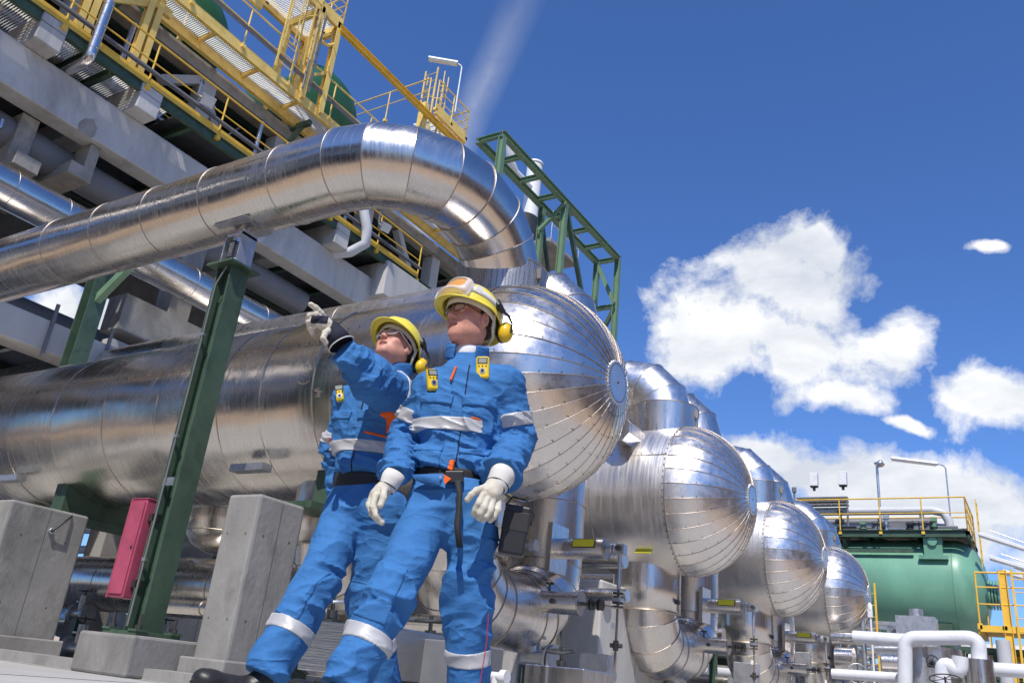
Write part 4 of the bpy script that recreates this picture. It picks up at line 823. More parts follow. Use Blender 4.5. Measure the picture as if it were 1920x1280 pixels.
for i in range(9):
    x = -8.6+.72*i; h_ = [.5, .32, .62, .4, .7, .35, .55, .3, .45][i]; b = MB(); b.cyl((x, YT-1.2, zpf+.14), (x, YT-1.2, zpf+h_), .05, 10); b.cyl((x, YT-1.2, zpf+h_*.6), (x, YT-1.2, zpf+h_*.6+.04), .11, 14); b.box((x-.09, YT-1.28, zpf+h_), (x+.09, YT-1.1, zpf+h_+.13)); b.cyl((x, YT-1.2, zpf+h_*.4), (x+.5, YT-1.2, zpf+h_*.4), .035, 8)
    o = b.build('instrument_post', ['galv', 'dark', 'green_l'][i % 3], None); tag(o, ['leftmost', 'second', 'third', 'fourth', 'middle', 'sixth', 'seventh', 'eighth', 'rightmost'][i]+' small instrument post on the green tank platform'+('' if i in (0, 4, 8) else ', counted from the left'), 'instrument', 'instrument posts on the tank platform')
for i, (y_, z_, r_) in enumerate(((YT-.2, .5, .09), (YT+.3, .75, .12), (YT+.6, 1.25, .08))): run('service_pipe', ['low thin pipe along the green tank platform', 'middle pipe along the green tank platform', 'highest thin pipe along the green tank platform'][i], [(-12, y_, zpf+z_), (xr2-.6-.5*i, y_, zpf+z_), (xr2-.5-.5*i, y_, zpf+z_-.2), (xr2-.5-.5*i, y_, zpf+.15)], r_, ['pipe_lg', 'greypipe', 'galv'][i], seg=12)
lb = onY(1790, 975, YT); lt = onY(1780, 880, YT)
strip_lamp((lb[0]-.1, YT-.2, lb[2]), lt[2]-lb[2], .25, 1.45, 'long white strip lamp leaning out above the green tank railing', nrm([-1, -.25, .12]), 'galv')
for i, (u, v, u2, v2) in enumerate(((1835, 1000, 1925, 1030), (1856, 1044, 1930, 1066), (1880, 1070, 1930, 1085))):
    a = onY(u, v, 30); c = onY(u2+60, v2+18, 30); t = thing('strip_lamp', ['long white strip lamp at the right edge, highest of three', 'white strip lamp at the right edge, middle of three', 'white strip lamp at the right edge, lowest of three'][i], 'lamp', a, 'strip lamps at the right edge')
    b = MB(); b.bar(a, c, .2, .10); b.build('lamp_head', 'white', t, bevel=.01); b = MB(); b.bar(a-vec(0, 0, .07), c-vec(0, 0, .07), .13, .05); b.build('lamp_cover', 'lamp_white', t); b = MB(); b.tube([a+vec(.3, 0, .1), c+vec(0, 0, .14)], .02, 6); b.cyl((c[0], c[1], 0), c, .07, 10); b.build('lamp_pole', 'galv', t)
# yellow ladder tower at right edge
Yl = 24.0; t = thing('yellow_stair_tower', 'yellow steel ladder tower with railings at the right edge', 'tower', (onY(1900, 1200, Yl)[0], Yl, 0))
a = onY(1878, 1068, Yl); c_ = onY(1835, 1170, Yl)
b = MB(); b.ibeam((a[0], Yl, 0), (a[0], Yl, a[2]), .14, .18, (1, 0, 0)); b.build('tower_post', 'yellow', t)
b = MB(); b.ibeam((a[0]+1.5, Yl, 0), (a[0]+1.5, Yl, a[2]), .14, .18, (1, 0, 0)); b.build('tower_post', 'yellow', t)
xl_ = onY(1838, 1175, Yl)[0]; zf_ = onY(1850, 1178, Yl)[2]
b = MB(); b.bar((xl_, Yl, zf_), (a[0]+1.5, Yl, zf_), .1, .15); b.bar((xl_, Yl, zf_), (xl_, Yl+2, zf_), .1, .24); b.bar((a[0], Yl, zf_-.9), (a[0]+1.5, Yl, zf_-.9), .1, .12); b.box((xl_, Yl, zf_), (a[0]+1.5, Yl+2, zf_+.02)); b.build('platform', 'yellow', t)
railing(t, (xl_, Yl, zf_+.12), (a[0]+1.5, Yl, zf_+.12), 4, h=1.2, mids=(.45, .85), m='yellow', toe=False)
ladder(t, a[0]+.45, Yl-.1, 0, a[2], 0, -1, m='yellow', cage=False)
# white pipes in the lower right foreground
Yw = 19.0
def W(u, v, y=Yw): return onY(u, v, y)
def wpipe(label, pts, r, y=Yw, m='pipe_white'):
    P = [W(*p, y) for p in pts]; Q = []                                  # rounded corners
    for i, p in enumerate(P):
        if i in (0, len(P)-1): Q.append(p); continue
        a = P[i-1]; c = P[i+1]; ra = min(np.linalg.norm(a-p), np.linalg.norm(c-p), 2*r*1.6)*.5
        A = p+nrm(a-p)*ra; C_ = p+nrm(c-p)*ra
        for s in np.linspace(0, 1, 7): Q.append((1-s)**2*A+2*s*(1-s)*p+s*s*C_)
    b = MB(); b.tube(Q, r, 22); o = b.build('white_pipe', m, None); return tag(o, label, 'pipe', 'white pipes at the lower right')
M['pipe_white'] = mat('white_pipe_insulation', (.70, .71, .74), .4, 0, .06, 3, .001, 12, dirt=(.55, .55, .58), dscale=2)
wpipe('thick white pipe loop in front of the green tank, lower right', [(1697, 1500), (1697, 1195), (1835, 1195), (1836, 1250)], .135)
wpipe('white pipe running left behind the loop', [(1600, 1193), (1700, 1200), (1730, 1200)], .13, 20)
wpipe('short bent white pipe with a dark valve, right of the loop', [(1768, 1500), (1768, 1240), (1800, 1262), (1800, 1230)], .14, 18.5)
run('clad_pipe', 'shiny sleeve at the end of the white loop', [W(1836, 1236), (W(1836, 1236)[0], Yw, 0)], .24, 'cladz')
b = MB(); q = W(1720, 1180, 20.5); b.box(q-vec(.38, .3, .35), q+vec(.38, .3, .25)); b.cyl(q+vec(0, 0, .25), q+vec(0, 0, .42), .14, 20); b.cyl(q-vec(0, 0, 3), q-vec(0, 0, .35), .2, 20)
o = b.build('control_cabinet', 'galv', None); tag(o, 'grey cabinet standing behind the top of the white pipe loop', 'cabinet')
run('clad_pipe', 'wide shiny upright pipe between the white pipes at the lower right', [W(1745, 1215, 21), (W(1745, 1215, 21)[0], 21, 0)], .6, 'cladz')
run('white_pipe', 'horizontal pale pipe at the right edge below the stair tower', [W(1850, 1253, 20), W(1990, 1262, 20)], .13, 'pipe_white')
run('clad_pipe', 'horizontal shiny pipe at the right, below the green tank', [(-3.2, 26, 2.0), (4, 26, 2.0)], .3, 'clad')
run('clad_pipe', 'upright shiny pipe right of the farthest drum', [W(1590, 1195, 23.5), (W(1590, 1195, 23.5)[0], 23.5, 0)], .22, 'cladz')
b = MB(); q = W(1530, 1230, 20.5)
def steel_rack(u0, v0, u1, lab, y, m='galv', h=None, n=4):
    a = onY(u0, v0, y); c = onY(u1, v0, y); z = a[2]; b = MB()
    for i in range(n): x = a[0]+(c[0]-a[0])*i/(n-1); b.ibeam((x, y, 0), (x, y, z), .1, .1, (1, 0, 0)); b.ibeam((x, y+1.2, 0), (x, y+1.2, z), .1, .1, (1, 0, 0))
    for zz in (z, z*.72, z*.45): b.bar((a[0], y, zz), (c[0], y, zz), .07, .1); b.bar((a[0], y+1.2, zz), (c[0], y+1.2, zz), .07, .1)
    for i in range(n): x = a[0]+(c[0]-a[0])*i/(n-1); b.bar((x, y, z), (x, y+1.2, z), .07, .1)
    for i in range(7): x = a[0]+(c[0]-a[0])*(i+.5)/7; b.bar((x, y, z*.72+.06), (x, y+1.2, z*.72+.06), .05, .02)
    o = b.build('pipe_rack', m, None); return tag(o, lab, 'rack')
steel_rack(1600, 1165, 1700, 'grey steel rack below the green tank, left of the white pipe loop', 25.5)
steel_rack(1805, 1215, 1990, 'dark steel rack under the yellow stair tower', 24.6, 'green')
def handwheel(p, r, axis, lab, m='galv', stem=.25, name='handwheel_valve'):
    t = thing(name, lab, 'valve', p); p = np.array(p, float); d = nrm(axis); b = MB(); b.torus(p, d, r, .012, 32, 8); u = np.array([0, 0, 1.]) if abs(d[2]) < .9 else np.array([0, 1., 0]); x = nrm(np.cross(u, d)); y = np.cross(d, x)
    for i in range(5): a = 2*math.pi*i/5; b.tube([p, p+(x*math.cos(a)+y*math.sin(a))*r], .008, 6)
    b.build('handwheel', m, t); b = MB(); b.cyl(p-d*stem, p+d*.04, .016, 10); b.cyl(p-d*stem, p-d*stem*.4, .045, 12); b.box(p-d*stem-vec(.07, .07, .08), p-d*stem+vec(.07, .07, .02)); b.build('valve_stem', 'dark', t); return t
handwheel(W(1608, 1262, 20), .2, (.3, -1, .1), 'round handwheel low right of the farthest drum')
handwheel(W(1772, 1272, 17.5), .25, (0, -.4, 1), 'handwheel at the bottom edge among the white pipes', 'dark')
handwheel(onY(1748, 1238, 18.5), .1, (.2, -1, .1), 'small valve on the upright pipe inside the white loop', 'dark')
run('clad_pipe', 'pair of shiny stubs right of the farthest drum', [onY(1560, 1195, 21.2), onY(1618, 1197, 21.2)], .13, 'clad')
run('clad_pipe', 'lowest shiny stub right of the farthest drum', [onY(1568, 1235, 20.8), onY(1602, 1237, 20.8)], .26, 'clad')
for i, (u, v, u2, v2, y, r, m, lab) in enumerate(((1500, 1210, 1500, 1500, 22.6, .16, 'pipe_lg', 'thin grey upright below the farthest drum'), (1640, 1215, 1690, 1216, 22, .07, 'galv', 'short thin cross tube left of the white loop'), (1625, 1300, 1625, 1150, 22, .06, 'galv', 'thin upright tube left of the white loop'), (1560, 1262, 1690, 1270, 19.5, .10, 'pipe_white', 'low white tube at the bottom left of the white loop'), (1880, 1200, 1880, 1500, 22, .14, 'pipe_lg', 'grey upright under the yellow stair tower'), (1655, 1240, 1700, 1242, 19.6, .16, 'cladz', 'stubby silver sleeve left of the white loop'))):
    a = onY(u, v, y); c = onY(u2, v2, y)
    if u == u2: c = vec(a[0], a[1], 0 if v2 > v else onY(u2, v2, y)[2])
    run('service_pipe', lab, [a, c], r, m, seg=16)
b = MB(); q = onY(1548, 1150, 24.2)
for i in range(4): b.tube([(q[0]+.16*i, 24.2, 0), (q[0]+.16*i, 24.2, q[2]-.5), (q[0]+.16*i, 24.0, q[2]-.15), (q[0]+.16*i, 23.6, q[2])], .05, 8)
o = b.build('tube_bundle', 'pipe_lg', None); tag(o, 'bundle of bent grey tubes right below the farthest drum', 'tubes')
b = MB(); q = onY(1632, 1150, 21.5); b.box(q-vec(.05, .04, .08), q+vec(.05, .04, .08)); b.cyl((q[0], q[1], 0), q, .025, 8); b.lathe(q, (0, 0, 1), [(.08, .05), (.2, .05), (.25, .01)], 14); o = b.build('beacon', 'white', None); tag(o, 'small white beacon on a thin stem above the bent tubes', 'beacon')
# yellow stairs between drum 4 and the tank
t = thing('yellow_ladder', 'short yellow ladder frame right of the farthest drum', 'ladder', onY(1630, 1150, 25)); 
ladder(t, onY(1630, 1150, 25)[0], 25, 1.5, onY(1628, 1092, 25)[2], 0, -1, m='yellow', cage=False, w=.35)
b = MB(); q = onY(1628, 1180, 24); b.bar(q, onY(1660, 1210, 24), .12, .2); q2 = onY(1620, 1215, 24); b.bar(onY(1600, 1175, 24), onY(1660, 1230, 24), .1, .2); b.build('stair_stringer', 'galv', t)
# ================================================================= CLUTTER BELOW THE DRUMS (left background)
run('clad_pipe', 'thick horizontal clad pipe low behind the plinths, dark in the shade', [(-24, 9.5, 1.22), (-6.2, 9.5, 1.22)], .47, 'clad')
q = onY(432, 960, 9.9); zb_ = onY(405, 1043, 9.9)[2]; t = thing('hanging_vessel', 'rounded clad vessel end behind the green column, under the nearest drum', 'vessel', q)
b = MB(); b.lathe((q[0], 9.9, zb_), (0, 0, 1), [(0, .01), (.05, .3), (.16, .52), (.36, .68), (.6, .73), (2.4, .73)], 56); b.torus((q[0], 9.9, zb_+.36), (0, 0, 1), .685, .01, 56, 6, 1); b.build('vessel_shell', ['cladz', 'seam'], t)
b = MB(); b.cyl((q[0]-.55, 9.2, zb_+.5), (q[0]-.55, 9.2, zb_+1.1), .1, 16); b.build('side_tube', 'pipe_lg', t)
for i, (u0, v0, u1, v1, y, r, m, lab) in enumerate(((150, 960, 370, 1010, 12, .33, 'clad', 'shiny pipe glimpsed above the red box, left'), (150, 1030, 400, 1032, 15, .12, 'white', 'thin white pipe behind the gap left of the red box'), (120, 1165, 215, 1170, 11.5, .32, 'clad', 'shiny stub pipe low between plinth and column pad'), (300, 1090, 420, 1098, 16, .2, 'clad', 'far pipe low behind the column'))):
    a = onY(u0, v0, y); c = onY(u1, v1, y); run('clad_pipe' if m == 'clad' else 'white_pipe', lab, [a, c], r, m)
def gate_valve(u, v, y, s, lab):
    c = onY(u, v, y); t = thing('gate_valve', lab, 'valve', (c[0], c[1], 0)); b = MB(); b.cyl(c-vec(.35*s, 0, 0), c+vec(.35*s, 0, 0), .14*s, 20); 
    for q in (-.35, -.28, .28, .35): b.cyl(c+vec(q*s, 0, 0), c+vec(q*s+.04*s, 0, 0), .24*s, 24)
    b.cyl(c, c+vec(0, 0, .5*s), .1*s, 16); b.cyl(c+vec(0, 0, .3*s), c+vec(0, 0, .34*s), .18*s, 20); b.build('valve_body', 'galv', t)
    b = MB(); b.torus(c+vec(0, 0, .62*s), (0, 0, 1), .2*s, .015*s, 28, 6); b.cyl(c+vec(0, 0, .45*s), c+vec(0, 0, .66*s), .02*s, 8)
    for i in range(4): a = math.pi*i/2; b.cyl(c+vec(0, 0, .62*s), c+vec(.2*s*math.cos(a), .2*s*math.sin(a), .62*s), .01*s, 6)
    b.build('handwheel', 'dark', t); b = MB(); b.box((c[0]-.08, c[1]-.08, 0), (c[0]+.08, c[1]+.08, c[2]-.12*s)); b.build('valve_leg', 'green', t)
gate_valve(430, 1175, 10.5, .8, 'rusty valve glimpsed between the two square plinth faces'); gate_valve(150, 1150, 9.0, .6, 'rusty valve low between the left plinth and the column pad'); gate_valve(145, 1215, 8.2, .7, 'small dark valve on the ground right of the left plinth'); gate_valve(300, 1210, 11.5, .8, 'dark valve beside the white cabinet low behind the column'); gate_valve(185, 1035, 14, .8, 'small valve seen above the thick horizontal pipe')
t = thing('white_cabinet', 'white metal cabinet low behind the green column', 'cabinet', onY(320, 1180, 12)); q = onY(322, 1185, 12); b = MB(); b.box(q-vec(.35, .3, .35), q+vec(.35, .3, .38)); b.build('cabinet_body', 'white', t, bevel=.01); b = MB(); b.box((q[0]-.3, q[1]-.25, 0), (q[0]+.3, q[1]+.25, q[2]-.35)); b.build('cabinet_stand', 'green', t)
t = thing('low_box', 'pale beige box low behind the green column, left of the tall square plinth', 'box', onY(395, 1200, 13)); q = onY(378, 1190, 13); b = MB(); b.box(q-vec(.5, .4, .5), q+vec(.3, .4, .45)); b.build('box_body', 'white', t); 
for i, (u0, v0, u1, v1, y, r, m) in enumerate(((180, 1225, 420, 1232, 14, .14, 'clad'), (150, 1190, 330, 1196, 16, .20, 'pipe_lg'), (330, 1060, 430, 1060, 12.0, .10, 'clad'), (160, 995, 250, 1000, 13, .07, 'white'), (600, 1180, 700, 1182, 8.6, .14, 'clad'), (930, 1120, 1180, 1128, 12, .12, 'clad'), (1090, 1090, 1160, 1092, 14.5, .25, 'cladz'), (1320, 1110, 1480, 1120, 22, .18, 'clad'), (1330, 1180, 1500, 1186, 22, .14, 'pipe_lg'), (1460, 1150, 1560, 1154, 26, .2, 'clad'))):
    run('service_pipe', ['thin shiny pipe close to the ground left of the square plinth', 'pale pipe low behind the column pad', 'slim pipe under the rounded vessel end', 'thin white pipe in the gap left of the red box', 'shiny pipe low behind the legs of the rear worker', 'shiny pipe behind the first level instrument', 'dull silver pipe between the first and second return bends', 'shiny pipe behind the second and third return bends', 'pale pipe low behind the third return bend', 'shiny pipe between the two farthest drums'][i], [onY(u0, v0, y), onY(u1, v1, y)], r, m, seg=24)
for i, (u, v, y, s_) in enumerate(((1000, 1235, 8.4, .7), (560, 1235, 7.0, .6))):
    gate_valve(u, v, y, s_, ['small valve at the bottom edge under the first return bend', 'small valve just behind the knee of the rear worker'][i])
for i, (u, v, y, w, h) in enumerate(((1120, 1250, 8.6, .34, .26), (1400, 1262, 15, .4, .34), (1500, 1240, 20, .45, .4))):
    q = onY(u, v, y); t = thing('junction_box', ['grey junction box on legs beside the lower instrument, bottom edge', 'grey junction box on legs under the third drum', 'grey junction box on legs under the farthest drum'][i], 'box', (q[0], y, 0)); b = MB(); b.box(q-vec(w/2, .1, h/2), q+vec(w/2, .1, h/2)); b.build('box_body', 'galv', t, bevel=.01); b = MB(); b.bar((q[0]-w*.3, y, 0), (q[0]-w*.3, y, q[2]-h/2), .04, .04, (1, 0, 0)); b.build('leg', 'galv', t); b = MB(); b.bar((q[0]+w*.3, y, 0), (q[0]+w*.3, y, q[2]-h/2), .04, .04, (1, 0, 0)); b.build('leg', 'galv', t)
for i, (x, y) in enumerate(((-7.6, 11.0), (-7.6, 16.1), (-7.6, 21.2))):
    t = thing('valve_stand', ['green valve stand behind the first instrument', 'green valve stand behind the second instrument', 'green valve stand behind the third instrument'][i], 'stand', (x, y, 0)); b = MB()
    for z in (.5, 1.3): b.ibeam((x-2.5, y, z), (x+2.3, y, z), .12, .16)
    for dx in (-2.4, 0, 2.2): b.ibeam((x+dx, y, 0), (x+dx, y, 1.3), .12, .12, (1, 0, 0))
    b.build('stand_frame', 'green', t); b = MB(); b.cyl((x-2.5, y, 1.52), (x+2.4, y, 1.52), .13, 20); b.cyl((x-2.5, y+.3, .72), (x+2.4, y+.3, .72), .1, 16); b.build('stand_pipe', 'cladz', t)
# insulated boxes behind the legs
M['corr'] = mat('ribbed_cladding', (.50, .51, .52), .3, 1.0, .08, 3, .004, 50, (0.05, .05, 1.6))
t = thing('valve_box', 'ribbed silver insulation box behind the legs of the rear worker, with a handwheel on top', 'box', onY(620, 1210, 5.2)); a = onY(573, 1162, 5.0); c = onY(668, 1172, 5.0); zb = onY(573, 1256, 5.0)[2]
b = MB(); b.box((a[0], 5.0, max(zb, .12)), (c[0]+.35, 5.7, a[2])); b.build('box_body', 'corr', t, bevel=.01); b = MB(); b.box((a[0]+.1, 5.1, 0), (a[0]+.2, 5.3, .15)); b.box((c[0]+.1, 5.1, 0), (c[0]+.2, 5.3, .15)); b.build('box_foot', 'green', t)
handwheel(onY(625, 1127, 5.3), .125, (0, -.12, 1), 'steel handwheel above the ribbed box, between the legs of the rear worker', 'galv', .16)
t = thing('valve_box', 'dark grey insulation box between the legs of the front worker', 'box', onY(790, 1220, 5.4)); a = onY(742, 1192, 5.4); c = onY(832, 1205, 5.4)
b = MB(); b.box((a[0]-.3, 5.4, .12), (c[0]+.1, 6.1, a[2])); b.build('box_body', 'greypipe', t, bevel=.01); b = MB(); b.box((a[0]+.1, 5.5, 0), (a[0]+.2, 5.6, .13)); b.build('box_foot', 'green', t)
handwheel(onY(808, 1163, 5.6), .12, (0, -.12, 1), 'dark handwheel between the legs of the front worker', 'dark', .18)
run('clad_pipe', 'horizontal shiny pipe low behind the front worker\'s legs', [(-9, 6.6, .72), (onY(905, 1200, 6.6)[0], 6.6, .72)], .08, 'clad')
# small equipment under drum 1/2
t = thing('valve_box', 'silver jacketed box at the bottom edge right of the front worker', 'box', onY(1040, 1262, 7)); a = onY(985, 1243, 7.0); c = onY(1095, 1250, 7.0); b = MB(); b.box((a[0], 7.0, .05), (c[0], 7.6, a[2])); b.box((a[0]+.22, 6.98, .05), (a[0]+.24, 7.0, a[2])); b.build('box_body', 'cladz', t, bevel=.008)
run('clad_pipe', 'short clad elbow at the bottom edge right of the front worker', [onY(935, 1215, 6.2), onY(930, 1240, 6.2), onY(915, 1262, 6.2), onY(895, 1275, 6.2)], .16, 'clad')
handwheel(onY(1052, 1220, 7.4), .13, (0, -.2, 1), 'handwheel valve with a red collar below the first return bend', 'dark', .2)
run('clad_pipe', 'long thin pipe low between the return bends', [(-9, 10.2, 1.9), (-4.6, 10.2, 1.9)], .10, 'clad'); run('clad_pipe', 'second long thin pipe low between the return bends', [(-12, 10.1, 1.45), (-4.5, 10.1, 1.45)], .08, 'clad')
b = MB(); q = onY(940, 1268, 5.6); b.cyl(q, q+vec(.05, 0, 0), .05, 24); b.cyl(q+vec(-.1, 0, 0), q+vec(0, 0, 0), .03, 12); b.cyl((q[0]-.05, q[1], 0), (q[0]-.05, q[1], q[2]), .03, 10)
o = b.build('pressure_gauge', 'white', None); tag(o, 'white round gauge at the bottom edge right of the front worker\'s leg', 'gauge')
b = MB(); q = onX(997, 1022, -4.64); b.cyl((-4.66, q[1], q[2]), (-4.58, q[1], q[2]), .06, 24); b.cyl((-4.72, q[1], q[2]), (-4.66, q[1], q[2]), .02, 10)
o = b.build('pressure_gauge', 'galv', None); tag(o, 'small round gauge on the upright pipe right of the black pouch', 'gauge')
# distant backdrop pieces: more plant
for i, (x, y, w, h, lab) in enumerate(((-30, 45, 8, 5, 'far pale plant building low behind the plinths'), (-52, 60, 12, 9, 'farther pale building at the left horizon'))):
    t = thing('plant_building', lab, 'building', (x, y, 0)); b = MB(); b.box((x-w/2, y-3, 0), (x+w/2, y+3, h)); b.build('wall', 'concrete_pale', t); b = MB(); b.box((x-w/2-.2, y-3.2, h), (x+w/2+.2, y+3.2, h+.3)); b.build('roof', 'wall', t)
    for j in range(4): q = MB(); xx = x-w/2+w*(j+.5)/4; q.box((xx-.5, y-3.03, h*.5), (xx+.5, y-3.0, h*.5+1.0)); q.build('window', 'wall_dark', t)
# far pipe rack closing the horizon at the right
t = thing('far_pipe_rack', 'low grey pipe rack far behind the return bends and white pipes', 'rack', (-4, 40, 0))
b = MB()
for i in range(15): b.ibeam((-26+3.2*i, 39, 0), (-26+3.2*i, 39, 3.1), .2, .2, (1, 0, 0))
for z in (1.4, 3.0): b.bar((-26, 39, z), (19, 39, z), .2, .2)
b.build('rack_frame', 'galv', t)
for z, r, m in ((.5, .25, 'greypipe'), (1.75, .2, 'pipe_lg'), (2.3, .28, 'cladz'), (3.4, .22, 'pipe_lg'), (1.05, .12, 'pipe_lg')): b = MB(); b.cyl((-26, 39.5, z), (19, 39.5, z), r, 16); b.build('rack_pipe', m, t)
b = MB(); b.box((-26, 41, 0), (22, 41.3, 2.6)); o = b.build('boundary_wall', 'concrete_brown', None); tag(o, 'low brownish wall at the far end of the yard, behind the pipe rack', 'wall')
# unseen plant wall added at the right to warm and darken the metal's reflections
t = thing('reflection_block', 'brown unseen block added along the right side of the yard, mirrored in the metal', 'building', (14, 12, 0)); M['wall_warm'] = mat('warm_wall', (.36, .28, .21), .8, 0, .2, .4)
b = MB(); b.box((13, -8, 0), (17, 6, 6.5)); b.box((13, 7.2, 0), (17, 24, 8.5)); b.box((13, 25.5, 0), (17, 44, 5.5)); b.build('wall', 'wall_warm', t)
b = MB()
for i in range(8): b.box((12.96, -6+6*i, 1), (13.0, -3+6*i, 4))
b.build('doors', 'wall_dark', t)
# plant hall across the yard behind the photographer (out of view; height and slots shaped for the metal's reflections)
t = thing('plant_hall', 'unseen plant hall across the yard, shaped for reflections in the metal', 'building', (-4, -20, 0))
b = MB(); b.box((-44, -26, 0), (9, -17.5, 7.5)); b.box((-44, -26, 9.2), (-2, -17.5, 12.2)); b.box((-40, -24, 12.9), (-8, -18.5, 14.6)); b.box((-36, -24, 15.6), (-14, -18.5, 17.6)); b.build('wall', 'wall', t)
b = MB()
for i in range(10): b.box((-43+5.4*i, -17.5, 0), (-42.4+5.4*i, -17.0, 15))
for z in (3.5, 8, 12.4, 15): b.box((-43.2, -17, z), (6.4, -16.7, z+.45))
b.build('frame', 'wall_dark', t)
b = MB()
for i in range(9): b.box((-42+5.4*i, -17.54, .6), (-38.6+5.4*i, -17.5, 3.2))
b.build('gates', 'wall_dark', t)
run('clad_pipe', 'pipe run on the plant hall frame', [(-44, -16.4, 10.2), (8, -16.4, 10.2)], .6, 'pipe_lg')
run('clad_pipe', 'second pipe run on the plant hall frame', [(-44, -16.4, 5.6), (8, -16.4, 5.6)], .4, 'greypipe')
# ================================================================= PEOPLE (implicit surfaces polygonised)
FH = CM.T @ np.array([0, 0, 1.]); FH[2] = 0; FH = nrm(FH)
def Q(u, v, d): r = ray(u, v); return EYE+r*(d/r.dot(FH))
def lattice(P, seed):
    i = np.floor(P).astype(np.int64); f = (P-i).astype(np.float32); f = f*f*(3-2*f)
    def h(x, y, z):
        n = (x*374761393+y*668265263+z*2147483647+seed*974711) & 0xffffffff; n = ((n ^ (n >> 13))*1274126177) & 0xffffffff; return ((n ^ (n >> 16)) & 0xffff).astype(np.float32)/65535.
    x, y, z = i[:, 0], i[:, 1], i[:, 2]; fx, fy, fz = f[:, 0], f[:, 1], f[:, 2]; r = 0
    for a in (0, 1):
        for b in (0, 1):
            for c in (0, 1): r = r+h(x+a, y+b, z+c)*(fx if a else 1-fx)*(fy if b else 1-fy)*(fz if c else 1-fz)
    return r
def folds(P, axis, fr=9., st=2.6, seed=1):
    """cloth creases running mostly across the limb"""
    a = nrm(axis); t = P@a; W = lattice(P*4.0, seed+9)[:, None]*np.array([.9, -.7, .8])[None]
    G = P*fr+a[None]*(t*fr*(st-1))[:, None]+W
    n = lattice(G, seed); m = lattice(G*1.9+7.3, seed+3); r = 1-np.abs(2*n-1); s = 1-np.abs(2*m-1)
    return ((r**3.2)*1.1+(s**3)*.42-.42)*(.30+1.25*lattice(P*3.1, seed+20))
def cone(P, a, b, ra, rb, flat=None, ff=1.0):
    a = np.asarray(a, float); b = np.asarray(b, float); ab = b-a; t = np.clip(((P-a)@ab)/ab.dot(ab), 0, 1); q = P-a-t[:, None]*ab
    if flat is not None: n = nrm(flat); q = q+n*((q@n)*(1/ff-1))[:, None]
    return np.sqrt((q*q).sum(1))-(ra+(rb-ra)*t)
def ell(P, c, r, R=None):
    q = P-np.asarray(c, float); q = q@R if R is not None else q; r = np.asarray(r, float); k0 = np.sqrt(((q/r)**2).sum(1)); k1 = np.sqrt(((q/r**2)**2).sum(1))+1e-9; return k0*(k0-1)/k1
def rbox(P, c, h, R=None, r=.004):
    q = P-np.asarray(c, float); q = q@R if R is not None else q; q = np.abs(q)-np.asarray(h, float)+r
    return np.sqrt((np.maximum(q, 0)**2).sum(1))+np.minimum(q.max(1), 0)-r
def smin(a, b, k): h = np.clip(.5+.5*(b-a)/k, 0, 1); return b+(a-b)*h-k*h*(1-h)
def smax(a, b, k): return -smin(-a, -b, k)
